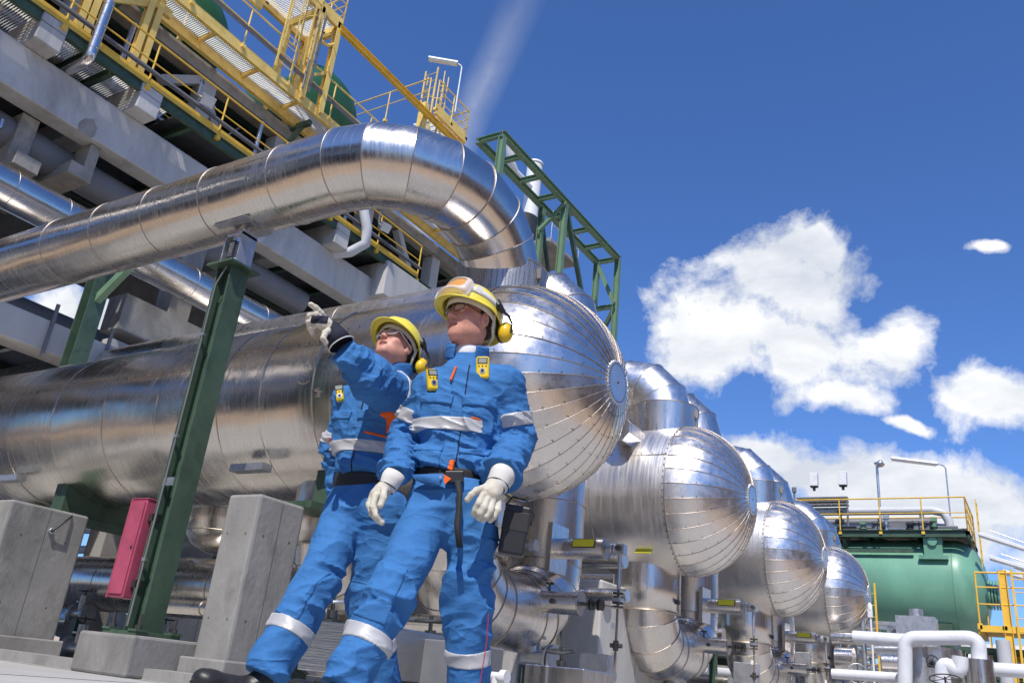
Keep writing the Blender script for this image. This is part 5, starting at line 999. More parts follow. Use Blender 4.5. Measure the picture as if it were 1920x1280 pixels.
def poly(fn, lo, hi, h):
    lo = np.array(lo, float); hi = np.array(hi, float); n = np.ceil((hi-lo)/h).astype(int)+1; Bk = 8; nb = np.ceil(n/Bk).astype(int); n = nb*Bk
    D = np.full(n, 1.0, np.float32)
    c = np.stack(np.meshgrid(*[np.arange(k)*Bk+Bk/2-.5 for k in nb], indexing='ij'), -1).reshape(-1, 3)
    d = fn(lo+c*h); near = np.abs(d) < Bk*h*.87*1.25+.03
    far = ~near; cb = np.round((c-(Bk/2-.5))).astype(int)
    D = D.reshape(nb[0], Bk, nb[1], Bk, nb[2], Bk)
    bi = cb//Bk
    sg = np.where(d < 0, -1., 1.).astype(np.float32)
    D[bi[:, 0], :, bi[:, 1], :, bi[:, 2], :] = sg[:, None, None, None]
    off = np.stack(np.meshgrid(*[np.arange(Bk)]*3, indexing='ij'), -1).reshape(-1, 3); idx = np.nonzero(near)[0]
    for s in range(0, len(idx), 1500):
        ii = idx[s:s+1500]; g = (cb[ii][:, None, :]+off[None]).reshape(-1, 3); v = fn(lo+g*h).astype(np.float32).reshape(len(ii), Bk, Bk, Bk)
        D[bi[ii, 0], :, bi[ii, 1], :, bi[ii, 2], :] = v
    D = D.reshape(n); I = D < 0
    A = [I[dx:n[0]-1+dx, dy:n[1]-1+dy, dz:n[2]-1+dz] for dx in (0, 1) for dy in (0, 1) for dz in (0, 1)]
    S = sum(a.astype(np.int8) for a in A); act = (S > 0) & (S < 8); ci = np.argwhere(act); ids = np.full(act.shape, -1, np.int64); ids[act] = np.arange(len(ci))
    C8 = np.array([(x, y, z) for x in (0, 1) for y in (0, 1) for z in (0, 1)]); val = np.stack([D[ci[:, 0]+c[0], ci[:, 1]+c[1], ci[:, 2]+c[2]] for c in C8], 1)
    E = [(i, j) for i in range(8) for j in range(i+1, 8) if abs(C8[i]-C8[j]).sum() == 1]; acc = np.zeros((len(ci), 3)); cnt = np.zeros(len(ci))
    for i, j in E:
        m = (val[:, i] < 0) != (val[:, j] < 0); t = np.where(m, val[:, i]/np.where(m, val[:, i]-val[:, j], 1), 0); p = C8[i]+(C8[j]-C8[i])*t[:, None]; acc += p*m[:, None]; cnt += m
    V = lo+(ci+acc/cnt[:, None])*h; Fs = []
    for ax in range(3):
        sl = [slice(1, -1)]*3; sl[ax] = slice(0, -1); a = I[tuple(sl)]; s2 = list(sl); s2[ax] = slice(1, None); b = I[tuple(s2)]
        q = np.argwhere(a != b); q0 = q.copy()
        for k in range(3):
            if k != ax: q0[:, k] += 1
        ins = a[tuple(q.T)]; u, w = (ax+1) % 3, (ax+2) % 3
        def cell(du, dw): z = q0.copy(); z[:, u] -= du; z[:, w] -= dw; return ids[tuple(z.T)]
        quad = np.stack([cell(1, 1), cell(0, 1), cell(0, 0), cell(1, 0)], 1); quad[~ins] = quad[~ins][:, ::-1]; Fs.append(quad)
    Fs = np.concatenate(Fs); Fs = Fs[(Fs >= 0).all(1)]; return V, Fs
def sdf_obj(name, fn, lo, hi, h, m, parent, label=None, smooth_it=0):
    V, Fs = poly(fn, lo, hi, h); V = V-origin(parent); me = bpy.data.meshes.new(name); me.from_pydata(V.tolist(), [], Fs.tolist()); me.materials.append(M[m] if isinstance(m, str) else m)
    me.polygons.foreach_set('use_smooth', [True]*len(me.polygons)); me.update(); o = bpy.data.objects.new(name, me); COL.objects.link(o); o.parent = parent
    if smooth_it: s = o.modifiers.new('smooth', 'SMOOTH'); s.iterations = smooth_it; s.factor = .5
    if label: o['label'] = label
    return o
def bounds(pts, pad): A = np.array(pts); return A.min(0)-pad, A.max(0)+pad
M['blue'] = mat('blue_workwear', (.044, .165, .405), .8, 0, .12, 9, .0022, 60, spec=.25)
def cloth_bump(m, amt=.012):
    N = m.node_tree.nodes; L = m.node_tree.links; b = N['Principled BSDF']; V = [n for n in N if n.type == 'MAPPING'][0].outputs[0]; old = b.inputs['Normal'].links[0].from_node
    def ridge(scale, sc, rot, dist):
        mp = N.new('ShaderNodeMapping'); mp.inputs['Scale'].default_value = sc; mp.inputs['Rotation'].default_value = rot; L.new(V, mp.inputs[0])
        n = N.new('ShaderNodeTexNoise'); n.inputs['Scale'].default_value = scale; n.inputs['Detail'].default_value = 2.5; n.inputs['Roughness'].default_value = .5; n.inputs['Distortion'].default_value = dist; L.new(mp.outputs[0], n.inputs['Vector'])
        a = N.new('ShaderNodeMath'); a.operation = 'SUBTRACT'; L.new(n.outputs[0], a.inputs[0]); a.inputs[1].default_value = .5
        c = N.new('ShaderNodeMath'); c.operation = 'ABSOLUTE'; L.new(a.outputs[0], c.inputs[0]); d = N.new('ShaderNodeMath'); d.operation = 'POWER'; L.new(c.outputs[0], d.inputs[0]); d.inputs[1].default_value = .7; return d.outputs[0]
    r1 = ridge(2.6, (1, 1, 2.4), (.5, .3, 0), .6); r2 = ridge(6.5, (1, 1, 2.0), (-.6, .2, .4), .5)
    ad = N.new('ShaderNodeMath'); ad.operation = 'MULTIPLY_ADD'; L.new(r2, ad.inputs[0]); ad.inputs[1].default_value = .28; L.new(r1, ad.inputs[2])
    bp = N.new('ShaderNodeBump'); bp.invert = True; bp.inputs['Strength'].default_value = 1; bp.inputs['Distance'].default_value = amt*1.9; L.new(ad.outputs[0], bp.inputs['Height']); L.new(bp.outputs[0], old.inputs['Normal'])
cloth_bump(M['blue'])
M['orange'] = mat('orange_workwear', (.80, .13, .02), .75, 0, .1, 10, .001, 120, spec=.25)
M['band'] = mat('reflective_band', (.47, .47, .48), .5, .15, .08, 12, .0006, 90)
def skin_mat():
    m = mat('skin', (.60, .29, .215), .45, 0, .16, 26, .0011, 170, spec=.4); b = m.node_tree.nodes['Principled BSDF']; b.inputs['Subsurface Weight'].default_value = .12; b.inputs['Subsurface Radius'].default_value = (.012, .004, .002); return m
M['skin'] = skin_mat()
M['lips'] = mat('lips', (.50, .20, .16), .45, 0, .05)
M['teeth'] = mat('teeth', (.75, .72, .66), .3, 0, .03)
M['hair'] = mat('dark_hair', (.045, .028, .016), .7, 0, .3, 60, .002, 200)
M['helmet'] = mat('yellow_helmet_plastic', (.82, .68, .07), .36, 0, .08, 5, .0004, 60, coat=.15, dirt=(.66, .55, .10), dscale=7, rvar=.1)
M['muff'] = mat('yellow_muff_plastic', (.78, .50, .02), .35, 0, .05)
M['glove'] = mat('white_leather_glove', (.58, .54, .45), .75, 0, .14, 18, .004, 45, dirt=(.5, .45, .36), dscale=9)
M['cuff'] = mat('white_canvas_cuff', (.64, .62, .58), .85, 0, .06, 18, .001, 120)
M['navy'] = mat('navy_knit', (.012, .014, .03), .85, 0, .2, 20, .001, 150)
M['shirt'] = mat('white_cotton', (.72, .72, .74), .85, 0, .04)
M['strap'] = mat('black_webbing', (.02, .02, .022), .7, 0, .2)
M['boot'] = mat('black_leather', (.022, .021, .022), .42, 0, .2, 12, .001, 40)
M['eye'] = mat('eye_white', (.7, .68, .66), .2, 0, .02); M['iris'] = mat('iris', (.05, .07, .09), .15, 0, 0)
M['cream'] = mat('helmet_lining', (.62, .58, .48), .8, 0, .1)
M['gdet'] = mat('yellow_detector_plastic', (.80, .56, .02), .4, 0, .04); M['lcd'] = mat('display', (.30, .31, .26), .25, 0, .05)
def lens_mat(name, col, alpha):
    m = bpy.data.materials.new(name); m.use_nodes = True; N = m.node_tree.nodes; L = m.node_tree.links; b = N['Principled BSDF']; b.inputs['Base Color'].default_value = (*col, 1); b.inputs['Roughness'].default_value = .08; b.inputs['Alpha'].default_value = alpha; b.inputs['Specular IOR Level'].default_value = .9; return m
M['lens'] = lens_mat('clear_lens', (.8, .85, .9), .16); M['olens'] = lens_mat('orange_lens', (.95, .45, .10), .6); M['frame'] = mat('spectacle_frame', (.03, .022, .018), .35)
M['clear'] = lens_mat('clear_frame', (.85, .82, .8), .6)
def headframe(yaw_c, pitch, roll, pos):
    c = nrm([-pos[0], -pos[1], 0]); l = np.array([c[1], -c[0], 0.]);
    if l.dot(-CM[0]) < 0: l = -l
    f = c*math.cos(math.radians(yaw_c))+l*math.sin(math.radians(yaw_c)); u = vec(0, 0, 1); p = math.radians(pitch); f2 = f*math.cos(p)+u*math.sin(p); u2 = u*math.cos(p)-f*math.sin(p)
    s = np.cross(f2, u2); r = math.radians(roll); s2 = s*math.cos(r)+u2*math.sin(r); u3 = u2*math.cos(r)-s*math.sin(r)
    return np.stack([s2, f2, u3], 1)           # columns: own right, forward, up
def build_head(t, c, R, neck, sex=None, mouth=.006, goggles=False, specs='dark', hs=1.0):
    c = np.array(c, float)
    def loc(P): return (P-c)@R/hs
    nk = loc(np.array([neck]))[0]
    def skin(P):
        p = loc(P); a = ell(p, (0, -.012, .03), (.076, .096, .096))
        a = smin(a, ell(p, (0, .032, -.028), (.060, .062, .088)), .03)
        a = smin(a, ell(p, (0, .030, -.075), (.055, .056, .040)), .025)
        a = smin(a, ell(p, (0, .070, -.100), (.027, .020, .018)), .022)
        for s in (-1, 1):
            a = smin(a, ell(p, (s*.040, .058, -.030), (.024, .024, .026)), .02)
            a = smin(a, ell(p, (s*.042, .005, -.060), (.018, .038, .022)), .03)
            a = smax(a, -ell(p, (s*.031, .099, .004), (.020, .016, .014)), .012)
            a = smin(a, ell(p, (s*.031, .081, .002), (.015, .013, .0125)), .004)
            a = smin(a, cone(p, (s*.012, .092, .022), (s*.046, .080, .020), .008, .007), .010)
            e = ell(p, (s*.079, -.008, -.010), (.010, .020, .033)); e = smax(e, -ell(p, (s*.088, -.004, -.006), (.008, .011, .019)), .006); a = smin(a, e, .006)
            a = smin(a, ell(p, (s*.012, .102, -.032), (.008, .010, .007)), .006)
        a = smin(a, cone(p, (0, .086, .012), (0, .111, -.027), .0075, .0105), .010)
        a = smin(a, cone(p, (-.022, .080, -.060), (0, .088, -.056), .006, .008), .012); a = smin(a, cone(p, (.022, .080, -.060), (0, .088, -.056), .006, .008), .012)
        a = smin(a, cone(p, (-.018, .078, -.080), (.018, .078, -.080), .008, .008), .012)
        a = smax(a, -ell(p, (0, .094, -.0665), (.026, .028, mouth)), .004)
        a = smin(a, cone(p, (0, -.008, -.055), nk, .051, .051), .045)
        return a*hs
    lo, hi = c-.17*hs, c+.17*hs; lo = np.minimum(lo, np.array(neck)-.07); hi = np.maximum(hi, np.array(neck)+.07)
    bd = sdf_obj('body', skin, lo, hi, .0032, 'skin', t)
    G = lambda x, y, z: c+R@(np.array([x, y, z])*hs)
    for s in (-1, 1):
        b = MB(); b.lathe(G(s*.031, .079, .002), R@np.array([0, 1., 0]), [(-.013*hs, .001), (-.0, .0138*hs), (.009*hs, .0112*hs), (.0130*hs, .0045*hs), (.0138*hs, .0001)], 20, 0); b.lathe(G(s*.031, .079, .002), R@nrm([0, 1., .15]), [(.0138*hs, .0058*hs), (.0143*hs, .0001)], 16, 1); b.build('eye', ['eye', 'iris'], bd)
    b = MB(); b.tube([G(-.020, .068, -.0640), G(0, .083, -.0630), G(.020, .068, -.0640)], .0048*hs, 8); b.build('teeth', 'teeth', bd)
    b = MB()
    b.tube([G(-.029, .0770, -.0590), G(-.012, .0940, -.0585), G(0, .0960, -.0600), G(.012, .0940, -.0585), G(.029, .0770, -.0590)], [.0012*hs, .0032*hs, .003*hs, .0032*hs, .0012*hs], 8)
    b.tube([G(-.027, .0775, -.064), G(0, .0905, -.0775), G(.027, .0775, -.064)], [.0012*hs, .0042*hs, .0012*hs], 8); b.build('lips', 'lips', bd)
    def hair(P):
        p = loc(P); a = ell(p, (0, -.022, .025), (.0805, .094, .098)); a = smax(a, -ell(p, (0, .09, -.02), (.09, .085, .11)), .01)
        a = smax(a, -(p[:, 2]+.055+.0*p[:, 1]), .01); a = smax(a, -ell(p, (.08, .01, -.03), (.03, .026, .035)), .006); a = smax(a, -ell(p, (-.08, .01, -.03), (.03, .026, .035)), .006)
        return (a+(lattice(P*260, 4)-.5)*.003)*hs
    sdf_obj('hair', hair, c-.14*hs, c+.14*hs, .004, 'hair', t)
    b = MB()
    for s in (-1, 1): b.tube([G(s*.014, .0985, .024), G(s*.030, .0975, .030), G(s*.047, .0855, .026)], [.0022, .003, .0015], 6)
    b.build('eyebrows', 'hair', t)
    # helmet
    n = 72; rows = 16; V = []
    def rim(a):
        ca, sa = math.cos(a), math.sin(a); return .112*sa, .134*ca+.004, .038-.026*(1-ca)/2-.028*max(0, -ca)**2
    for i in range(rows+1):
        tt = i/rows
        for j in range(n):
            a = 2*math.pi*j/n; x, y, z = rim(a); rr = math.sin(tt*math.pi/2)**.92; zz = z+(.152-z)*math.cos(tt*math.pi/2)**.95
            px, py = x*rr, y*rr
            rg = .006*math.exp(-(px/.018)**2)*min(1, (1-tt)*3)+.003*math.exp(-((abs(px)-.055)/.01)**2)*min(1, (1-tt)*3); V.append(G(px, py, zz+rg))
    nb = 5
    for i in range(1, nb+1):
        w = i/nb
        for j in range(n):
            a = 2*math.pi*j/n; x, y, z = rim(a); ca = math.cos(a); ex = .007+.036*max(0, ca)**2.5+.012*max(0, -ca)**2; l = math.hypot(x, y); V.append(G(x*(1+ex*w/l), y*(1+ex*w/l), z-.004*w-.016*w*w*max(0, ca)-.016*w*max(0, -ca)))
    R_ = rows+nb; b = MB(); b.add(V, [(i*n+j, i*n+(j+1) % n, (i+1)*n+(j+1) % n, (i+1)*n+j) for i in range(R_) for j in range(n)], 0, True)
    h = b.build('helmet', ['helmet', 'cream'], t); sm = h.modifiers.new('thick', 'SOLIDIFY'); sm.thickness = .004; sm.offset = 1
    b = MB(); V = []
    for z_ in (0, 1):
        for j in range(n): a = 2*math.pi*j/n; x, y, z = rim(a); V.append(G(x*.86, y*.86, z+.03-z_*.045))
    b.add(V, [(j, (j+1) % n, n+(j+1) % n, n+j) for j in range(n)], 0, True); l_ = b.build('lining', 'cream', h); l_.modifiers.new('thick', 'SOLIDIFY').thickness = .003
    b = MB(); b.tube([G(.090, -.045, .03), G(.084, -.052, -.03), G(.070, -.075, -.055), G(0, -.115, -.05), G(-.070, -.075, -.055), G(-.084, -.052, -.03), G(-.090, -.045, .03)], .007, 6); b.build('harness', 'cream', h)
    for s in (-1, 1):
        e = MB(); fcup = lambda P: smax(ell((P-c)@R/hs, (s*.098, -.112, -.020), (.032, .034, .046)), -((((P-c)@R/hs)[:, 0]*s-.075)), .006)*hs
        mf = sdf_obj('ear_muff', fcup, G(s*.1, -.112, -.02)-.07, G(s*.1, -.112, -.02)+.07, .003, 'muff', t)
        e.prism(G(s*.074, -.112, -.02), G(s*.092, -.112, -.02), [(.032*math.cos(q)*1.0, .044*math.sin(q)) for q in np.linspace(0, 2*math.pi, 25)[:-1]], tuple(R@np.array([0, 0, 1.])), 0); e.build('cushion', 'black', mf)
        e = MB(); e.tube([G(s*.118, -.040, .050), G(s*.130, -.085, .035), G(s*.134, -.108, .01), G(s*.130, -.112, -.03)], [.006, .006, .005, .006], 8); e.tube([G(s*.100, -.03, .078), G(s*.121, -.04, .05)], [.020, .016], 12); e.tube([G(s*.121, -.025, .062), G(s*.123, -.06, .04)], .012, 8); e.build('muff_arm', 'black', mf)
    # spectacles
    b = MB(); W_ = .0265; Hh = .0165 if specs == 'dark' else .021
    for s in (-1, 1):
        pts = [G(s*(.033+W_*math.cos(q)*(1+.1*math.cos(q))), .108-.012*abs(math.cos(q)*.5+.5)**2, .001+Hh*math.sin(q)) for q in np.linspace(0, 2*math.pi, 25)]
        b.tube(pts, .0016 if specs == 'dark' else .0022, 6)
        q0 = G(s*.060, .097, .006); b.tube([q0, G(s*.072, .085, .008), G(s*.079, .03, .004), G(s*.082, -.015, .006)], .0017 if specs == 'dark' else .003, 6)
    b.tube([G(-.007, .110, .004), G(0, .114, .007), G(.007, .110, .004)], .0016, 6); sp = b.build('spectacles', 'frame' if specs == 'dark' else 'clear', t)
    b = MB()
    for s in (-1, 1):
        pts = [G(s*(.033+W_*math.cos(q)*(1+.1*math.cos(q))), .108-.012*abs(math.cos(q)*.5+.5)**2, .001+Hh*math.sin(q)) for q in np.linspace(0, 2*math.pi, 25)[:-1]]; b.add(pts, [tuple(range(24))], 0, True)
    b.build('lens', 'lens', sp)
    if goggles:
        gz = lambda x, y, z: G(x, y, z)
        th = math.radians(32); Rl = R@np.array([[1, 0, 0], [0, math.cos(th), -math.sin(th)], [0, math.sin(th), math.cos(th)]]); gc = G(0, .120, .088)
        def gbox(P, hw, hd, hh, off): return rbox(P, gc+Rl[:, 1]*off, np.array([hw, hd, hh])*hs, Rl, .024)
        def curve(P): q = (P-c)@R/hs; return ell(q, (0, -.0, .045), (.128, .138, .108))*hs
        def gshape(P): o = smax(gbox(P, .088, .052, .044, 0), -curve(P), .003); o = smax(o, ell((P-c)@R/hs, (0, .0, .05), (.134, .172, .142))*hs, .006); return smax(o, -gbox(P, .074, .08, .032, 0), .003)
        gg = sdf_obj('goggles', gshape, gc-.11, gc+.11, .003, 'clear', t)
        def gl(P): o = smax(gbox(P, .077, .05, .035, 0), -curve(P), .003); return smax(o, ell((P-c)@R/hs, (0, .0, .05), (.128, .164, .134))*hs, .004)
        sdf_obj('goggle_lens', gl, gc-.11, gc+.11, .003, 'olens', gg)
        V = []
        for w in (-.013, .013):
            for a in np.linspace(.75, 2*math.pi-.75, 48):
                x, y, z = rim(a); V.append(G(x*1.02*.99, y*1.02*.99-.002, .088-.045*(1-math.cos(a))/2+w))
        b = MB(); b.add(V, [(i, i+1, 48+i+1, 48+i) for i in range(47)], 0, True); o = b.build('goggle_strap', 'cuff', gg); o.modifiers.new('t', 'SOLIDIFY').thickness = .003
        b = MB(); 
        for s in (-1, 1): b.box((-.009, -.004, -.017), (.009, .004, .017)) if False else b.bar(G(s*.094, .082, .088), G(s*.104, .058, .082), .006, .034, tuple(R@np.array([0, 0, 1.])))
        b.build('strap_buckle', 'clear', gg)
    return bd
def glove(t, chains, palm, cuff, lab, cuffm='cuff', gm='glove', fr=.0125, cuff_flare=(.042, .058), edge=True, knuckle=None):
    """chains: finger joint lists; palm: two or more (point, radius); cuff: wrist point, open end"""
    def f(P):
        a = None
        for (p, r), (q, s) in zip(palm[:-1], palm[1:]): d = cone(P, p, q, r, s); a = d if a is None else smin(a, d, .012)
        for ch in chains:
            b = None
            for i in range(len(ch)-1): d = cone(P, ch[i], ch[i+1], fr*(1.06-.06*i), fr*(1.0-.07*i)); b = d if b is None else smin(b, d, .004)
            a = smin(a, b, .006)
        return a-(folds(P, vec(0, 0, 1), 26, 2, 3))*.0018
    pts = [q for ch in chains for q in ch]+[p for p, _ in palm]; lo, hi = bounds(pts, .05)
    g = sdf_obj('glove', f, lo, hi, .0026, gm, t, lab)
    b = MB(); w, e = np.array(cuff[0], float), np.array(cuff[1], float); d = nrm(e-w); L_ = np.linalg.norm(e-w)
    b.lathe(w, d, [(-.012, cuff_flare[0]*.86), (0, cuff_flare[0]), (L_*.5, (cuff_flare[0]+cuff_flare[1])/2), (L_, cuff_flare[1]), (L_, cuff_flare[1]-.003), (L_*.5, (cuff_flare[0]+cuff_flare[1])/2-.003), (0, cuff_flare[0]-.003)], 40, 0, jit=lambda q, a: .002*math.sin(3*a+q*60))
    b.torus(w+d*.004, d, cuff_flare[0]+.0005, .0022, 40, 6, 1)
    if edge: b.torus(e, d, cuff_flare[1], .0028, 40, 6, 2)
    b.build('glove_cuff', [cuffm, 'navy', 'cuff'], g)
    if knuckle is not None:
        kf = lambda P: smax(f(P)-.0018, rbox(P, knuckle[0], knuckle[1], knuckle[2]), .002); sdf_obj('knuckle_band', kf, np.array(knuckle[0])-.06, np.array(knuckle[0])+.06, .0028, 'navy', g)
    return g
def surfpx(u, v, fn, d0=2.6, d1=3.9):
    r = ray(u, v); k = np.linspace(d0, d1, 1300)/r.dot(FH); P = EYE[None]+r[None]*k[:, None]; d = fn(P); i = int(np.argmax(d < 0)); return P[i]-r*.014
def worker(name, label, J, fwd, head, opt):
    t = thing('person', label, 'person', (J['waist'][0], J['waist'][1], 0), 'workers in blue coveralls')
    U = vec(0, 0, 1); Fw = nrm(fwd); S = nrm(J['shL']-J['shR']); Rt = np.stack([nrm(np.cross(Fw, U)), Fw, U], 1)
    mid = (J['shL']+J['shR'])/2; chest = J['chest']; waist = J['waist']; hip = (J['hipL']+J['hipR'])/2
    sd_ = opt.get('seed', 1)
    def torso(P):
        a = cone(P, waist+U*.05, chest, .142, .158, Fw, .76)
        a = smin(a, cone(P, chest, mid-U*.01, .155, .105, Fw, .74), .06)
        a = smin(a, cone(P, J['shR'], J['shL'], .066, .066), .06)
        a = smin(a, cone(P, mid-U*.01, J['neck'], .090, .066), .075)
        a = smin(a, ell(P, waist+U*.055, (.150, .118, .06), Rt), .03)
        return a
    def arm(P, s):
        sh, el, wr = J['sh'+s], J['el'+s], J['wr'+s]; r0, r1, r2 = opt.get('armr'+s, (.078, .066, .056))
        a = smin(cone(P, sh, el, r0, r1), cone(P, el, wr, r1, r2), .03); ax = el-sh
        w = np.exp(-(((P-el)**2).sum(1))/.012)+.55*np.exp(-(((P-wr)**2).sum(1))/.010)+.30*np.exp(-(((P-sh)**2).sum(1))/.02)
        return a-folds(P, wr-sh, 11, 2.6, sd_+(5 if s == 'L' else 0))*.026*np.clip(w+.35, 0, 1)
    def jacket0(P):
        a = torso(P); w = np.clip(1.25-(P[:, 2]-waist[2])*2.6, .35, 1.1)
        a = a-folds(P, nrm(U+S*.35), 8, 2.2, sd_+2)*.024*w
        return a
    def jacket(P):
        a = jacket0(P); 
        for s in 'RL': a = smin(a, arm(P, s), .028)
        a = smax(a, -(P[:, 2]-waist[2]-.0-.10*0)-0.0, .012) if False else smax(a, (waist[2]+.012-P[:, 2]) if opt.get('hands_up') else np.where(jacket0(P) < arm(P, 'R')*1.0, np.where(jacket0(P) < arm(P, 'L'), waist[2]+.012-P[:, 2], -1.), -1.), .008)
        for s in 'RL':
            wr, el = J['wr'+s], J['el'+s]; d = nrm(wr-el); a = smax(a, np.where(((P-wr)**2).sum(1) < .03, (P-wr)@d-.002, -1.), .006)
        nb_ = ell(P, J['neck']+U*.05+Fw*.015, (.066, .072, .085), Rt); a = smax(a, -nb_, .012)
        return a
    pts = [J[k] for k in ('shR', 'shL', 'elR', 'elL', 'wrR', 'wrL', 'neck', 'chest')]+[waist-U*.02]; lo, hi = bounds(pts, .13); hi[2] = max(hi[2]-.03, J['neck'][2]+.08)
    jk = sdf_obj('jacket', jacket, lo, hi, .0062, 'blue', t)
    # collar
    nk = J['neck']
    def collar(P):
        a = np.abs(ell(P, nk+U*.012+Fw*.010, (.086, .094, .17), Rt))-.005; a = smax(a, np.abs(P[:, 2]-nk[2]-.012-((P-nk)@Fw)*-.32)-.034, .006)
        x = (P-nk)@Rt; a = smax(a, -smax(np.abs(x[:, 0])-.042+.0*x[:, 1], -(x[:, 1]-.02), .004), .004); return a
    sdf_obj('collar', collar, nk-.13, nk+.13, .0045, 'blue', jk)
    if opt.get('shirt'):
        sdf_obj('tee_shirt', lambda P: smax(ell(P, nk+U*.0+Fw*.006, (.064, .070, .075), Rt), (P-nk)@nrm(U-Fw*.5)-.018, .006), nk-.11, nk+.11, .0045, 'shirt', t)
    def on(c, half, infl, nm, m, base=jacket, h=.0045, rot=0, parent=None, k=.004):
        """a patch of cloth lying on the garment: half = (side, depth, height)"""
        cr, sr = math.cos(rot), math.sin(rot); Rr = Rt@np.array([[cr, 0, -sr], [0, 1, 0], [sr, 0, cr]])
        c = np.array(c, float); r = math.sqrt(sum(q*q for q in half))+.01
        fn = lambda P: smax(smax(base(P)-infl, rbox(P, c, half, Rr), k), -(base(P)+.012), .002)
        return sdf_obj(nm, fn, c-r, c+r, h, m, parent or jk)
    def T(x, y, z): return chest+Rt@np.array([x, y, z])      # torso-fixed point
    def surf(x, z, base=jacket, c0=None):                     # front surface point of the garment
        o = (chest if c0 is None else c0)+Rt@np.array([x, .0, z]); ys = np.linspace(.0, .3, 90); P = o[None]+Fw[None]*ys[:, None]; d = base(P); i = np.argmax(d > 0); return P[i]
    # front placket and zip
    for z in np.arange(-.27, .12, .055): pass
    pl = lambda P: smax(smax(jacket(P)-.004, np.abs((P-chest)@Rt[:, 0]-opt.get('zipx', 0)-.02*0)-.030, .003), smax(-((P-chest)@Fw), -(jacket(P)+.01), .003), .003)
    lo_, hi_ = bounds([T(-.1, .0, -.30), T(.1, .26, .13)], .03); sdf_obj('placket', pl, lo_, hi_, .0045, 'blue', jk)
    zp_ = lambda P: smax(smax(jacket(P)-.0062, np.abs((P-chest)@Rt[:, 0]-opt.get('zipx', 0)+.026)-.0028, .001), smax(-((P-chest)@Fw), -(jacket(P)+.01), .003), .002); sdf_obj('zip_edge', zp_, lo_, hi_, .004, 'navy', jk)
    # chest pockets with flaps
    for x in (-.085, .085):
        zc = .02; p = surf(x, zc-.07); on(p, (.062, .06, .058), .009, 'chest_pocket', 'blue'); p = surf(x, zc); on(p, (.068, .06, .021), .018, 'pocket_flap', 'blue', rot=.10*(1 if x > 0 else -1))
        if opt.get('waist_pockets', True): p = surf(x*1.05, -.235); on(p, (.055, .06, .045), .006, 'waist_pocket', 'blue'); p = surf(x*1.05, -.185); on(p, (.058, .06, .012), .011, 'pocket_flap', 'blue')
    # reflective bands
    zb_ = chest[2]+opt.get('bandz', -.125)
    bd = lambda P: smax(smax(smax(jacket(P)-.0128, np.abs(P[:, 2]-zb_)-.026, .002), jacket0(P)-.045, .002), -(jacket(P)+.012), .002); lo_, hi_ = bounds([T(-.2, -.2, -.125), T(.2, .2, -.125)], .06); sdf_obj('reflective_band', bd, lo_, hi_, .0045, 'band', jk)
    for s in 'RL':
        sh, el = J['sh'+s], J['el'+s]; ax = nrm(el-sh); cb = sh+(el-sh)*opt.get('armband'+s, .62)
        fb = lambda P: smax(smax(arm(P, s)-.0045, np.abs((P-cb)@ax)-.027, .002), -(arm(P, s)+.012), .002); sdf_obj('reflective_band', fb, cb-.13, cb+.13, .0045, 'band', jk)
    # orange trims
    for (p, half, rot) in opt.get('orange', []): on(surfpx(p[0], p[1], jacket, opt['d0'], opt['d1']), half, .0145, 'orange_trim', 'orange', rot=rot)
    # trousers
    rT = opt.get('legr', (.100, .078, .082))
    def leg(P, s):
        h_, k_, a_ = J['hip'+s], J['kn'+s], J['an'+s]; a = smin(cone(P, h_, k_, rT[0], rT[1]), cone(P, k_, a_, rT[1], rT[2]), .03)
        w = np.exp(-(((P-k_)**2).sum(1))/.02)+.9*np.exp(-(((P-a_)**2).sum(1))/.012)+.6*np.exp(-(((P-h_)**2).sum(1))/.02)
        return a-folds(P, nrm(k_-h_)+vec(.35, .15, 0), 7, 1.9, sd_+(11 if s == 'L' else 7))*.024*np.clip(w+.3, 0, 1)
    def trousers(P):
        a = smin(leg(P, 'R'), leg(P, 'L'), .03); a = smin(a, ell(P, hip+U*.035, (.152, .112, .10), Rt), .05); a = smin(a, ell(P, waist-U*.03, (.138, .105, .06), Rt), .04)
        a = smax(a, P[:, 2]-waist[2]+.012, .006)
        for s in 'RL':
            an, kn = J['an'+s], J['kn'+s]; d = nrm(an-kn); a = smax(a, np.where(((P-an)**2).sum(1) < .03, (P-an)@d-.0, -1.), .006)
        return a
    pts = [J[k] for k in ('hipR', 'hipL', 'knR', 'knL', 'anR', 'anL')]+[waist]; lo, hi = bounds(pts, .14); tr = sdf_obj('trousers', trousers, lo, hi, .0062, 'blue', t)
    for s in 'RL':
        kn, an = J['kn'+s], J['an'+s]; ax = nrm(an-kn); cb = kn+(an-kn)*opt.get('legband', .42)
        fb = lambda P: smax(smax(leg(P, s)-.0045, np.abs((P-cb)@ax)-.026, .002), -(leg(P, s)+.012), .002); sdf_obj('reflective_band', fb, cb-.13, cb+.13, .0045, 'band', tr)
    for (c_, half, infl, rot, nm) in opt.get('tpatch', []): on(c_, half, infl, nm, 'blue', base=trousers, rot=rot, parent=tr)
    # belt
    be = lambda P: smax(smax(np.minimum(smin(ell(P, waist, (.145, .112, .2), Rt), ell(P, waist, (.145, .112, .2), Rt), .01), trousers(P)), np.abs(P[:, 2]-waist[2])-.024, .003)-.0, -9., .001)
    be = lambda P: smax(ell(P, waist, (.150, .117, .5), Rt), np.abs(P[:, 2]-waist[2]+(opt.get('belt', .022)-.020))-opt.get('belt', .022), .004); sdf_obj('belt', be, waist-.2, waist+.2, .0055, 'strap', t)
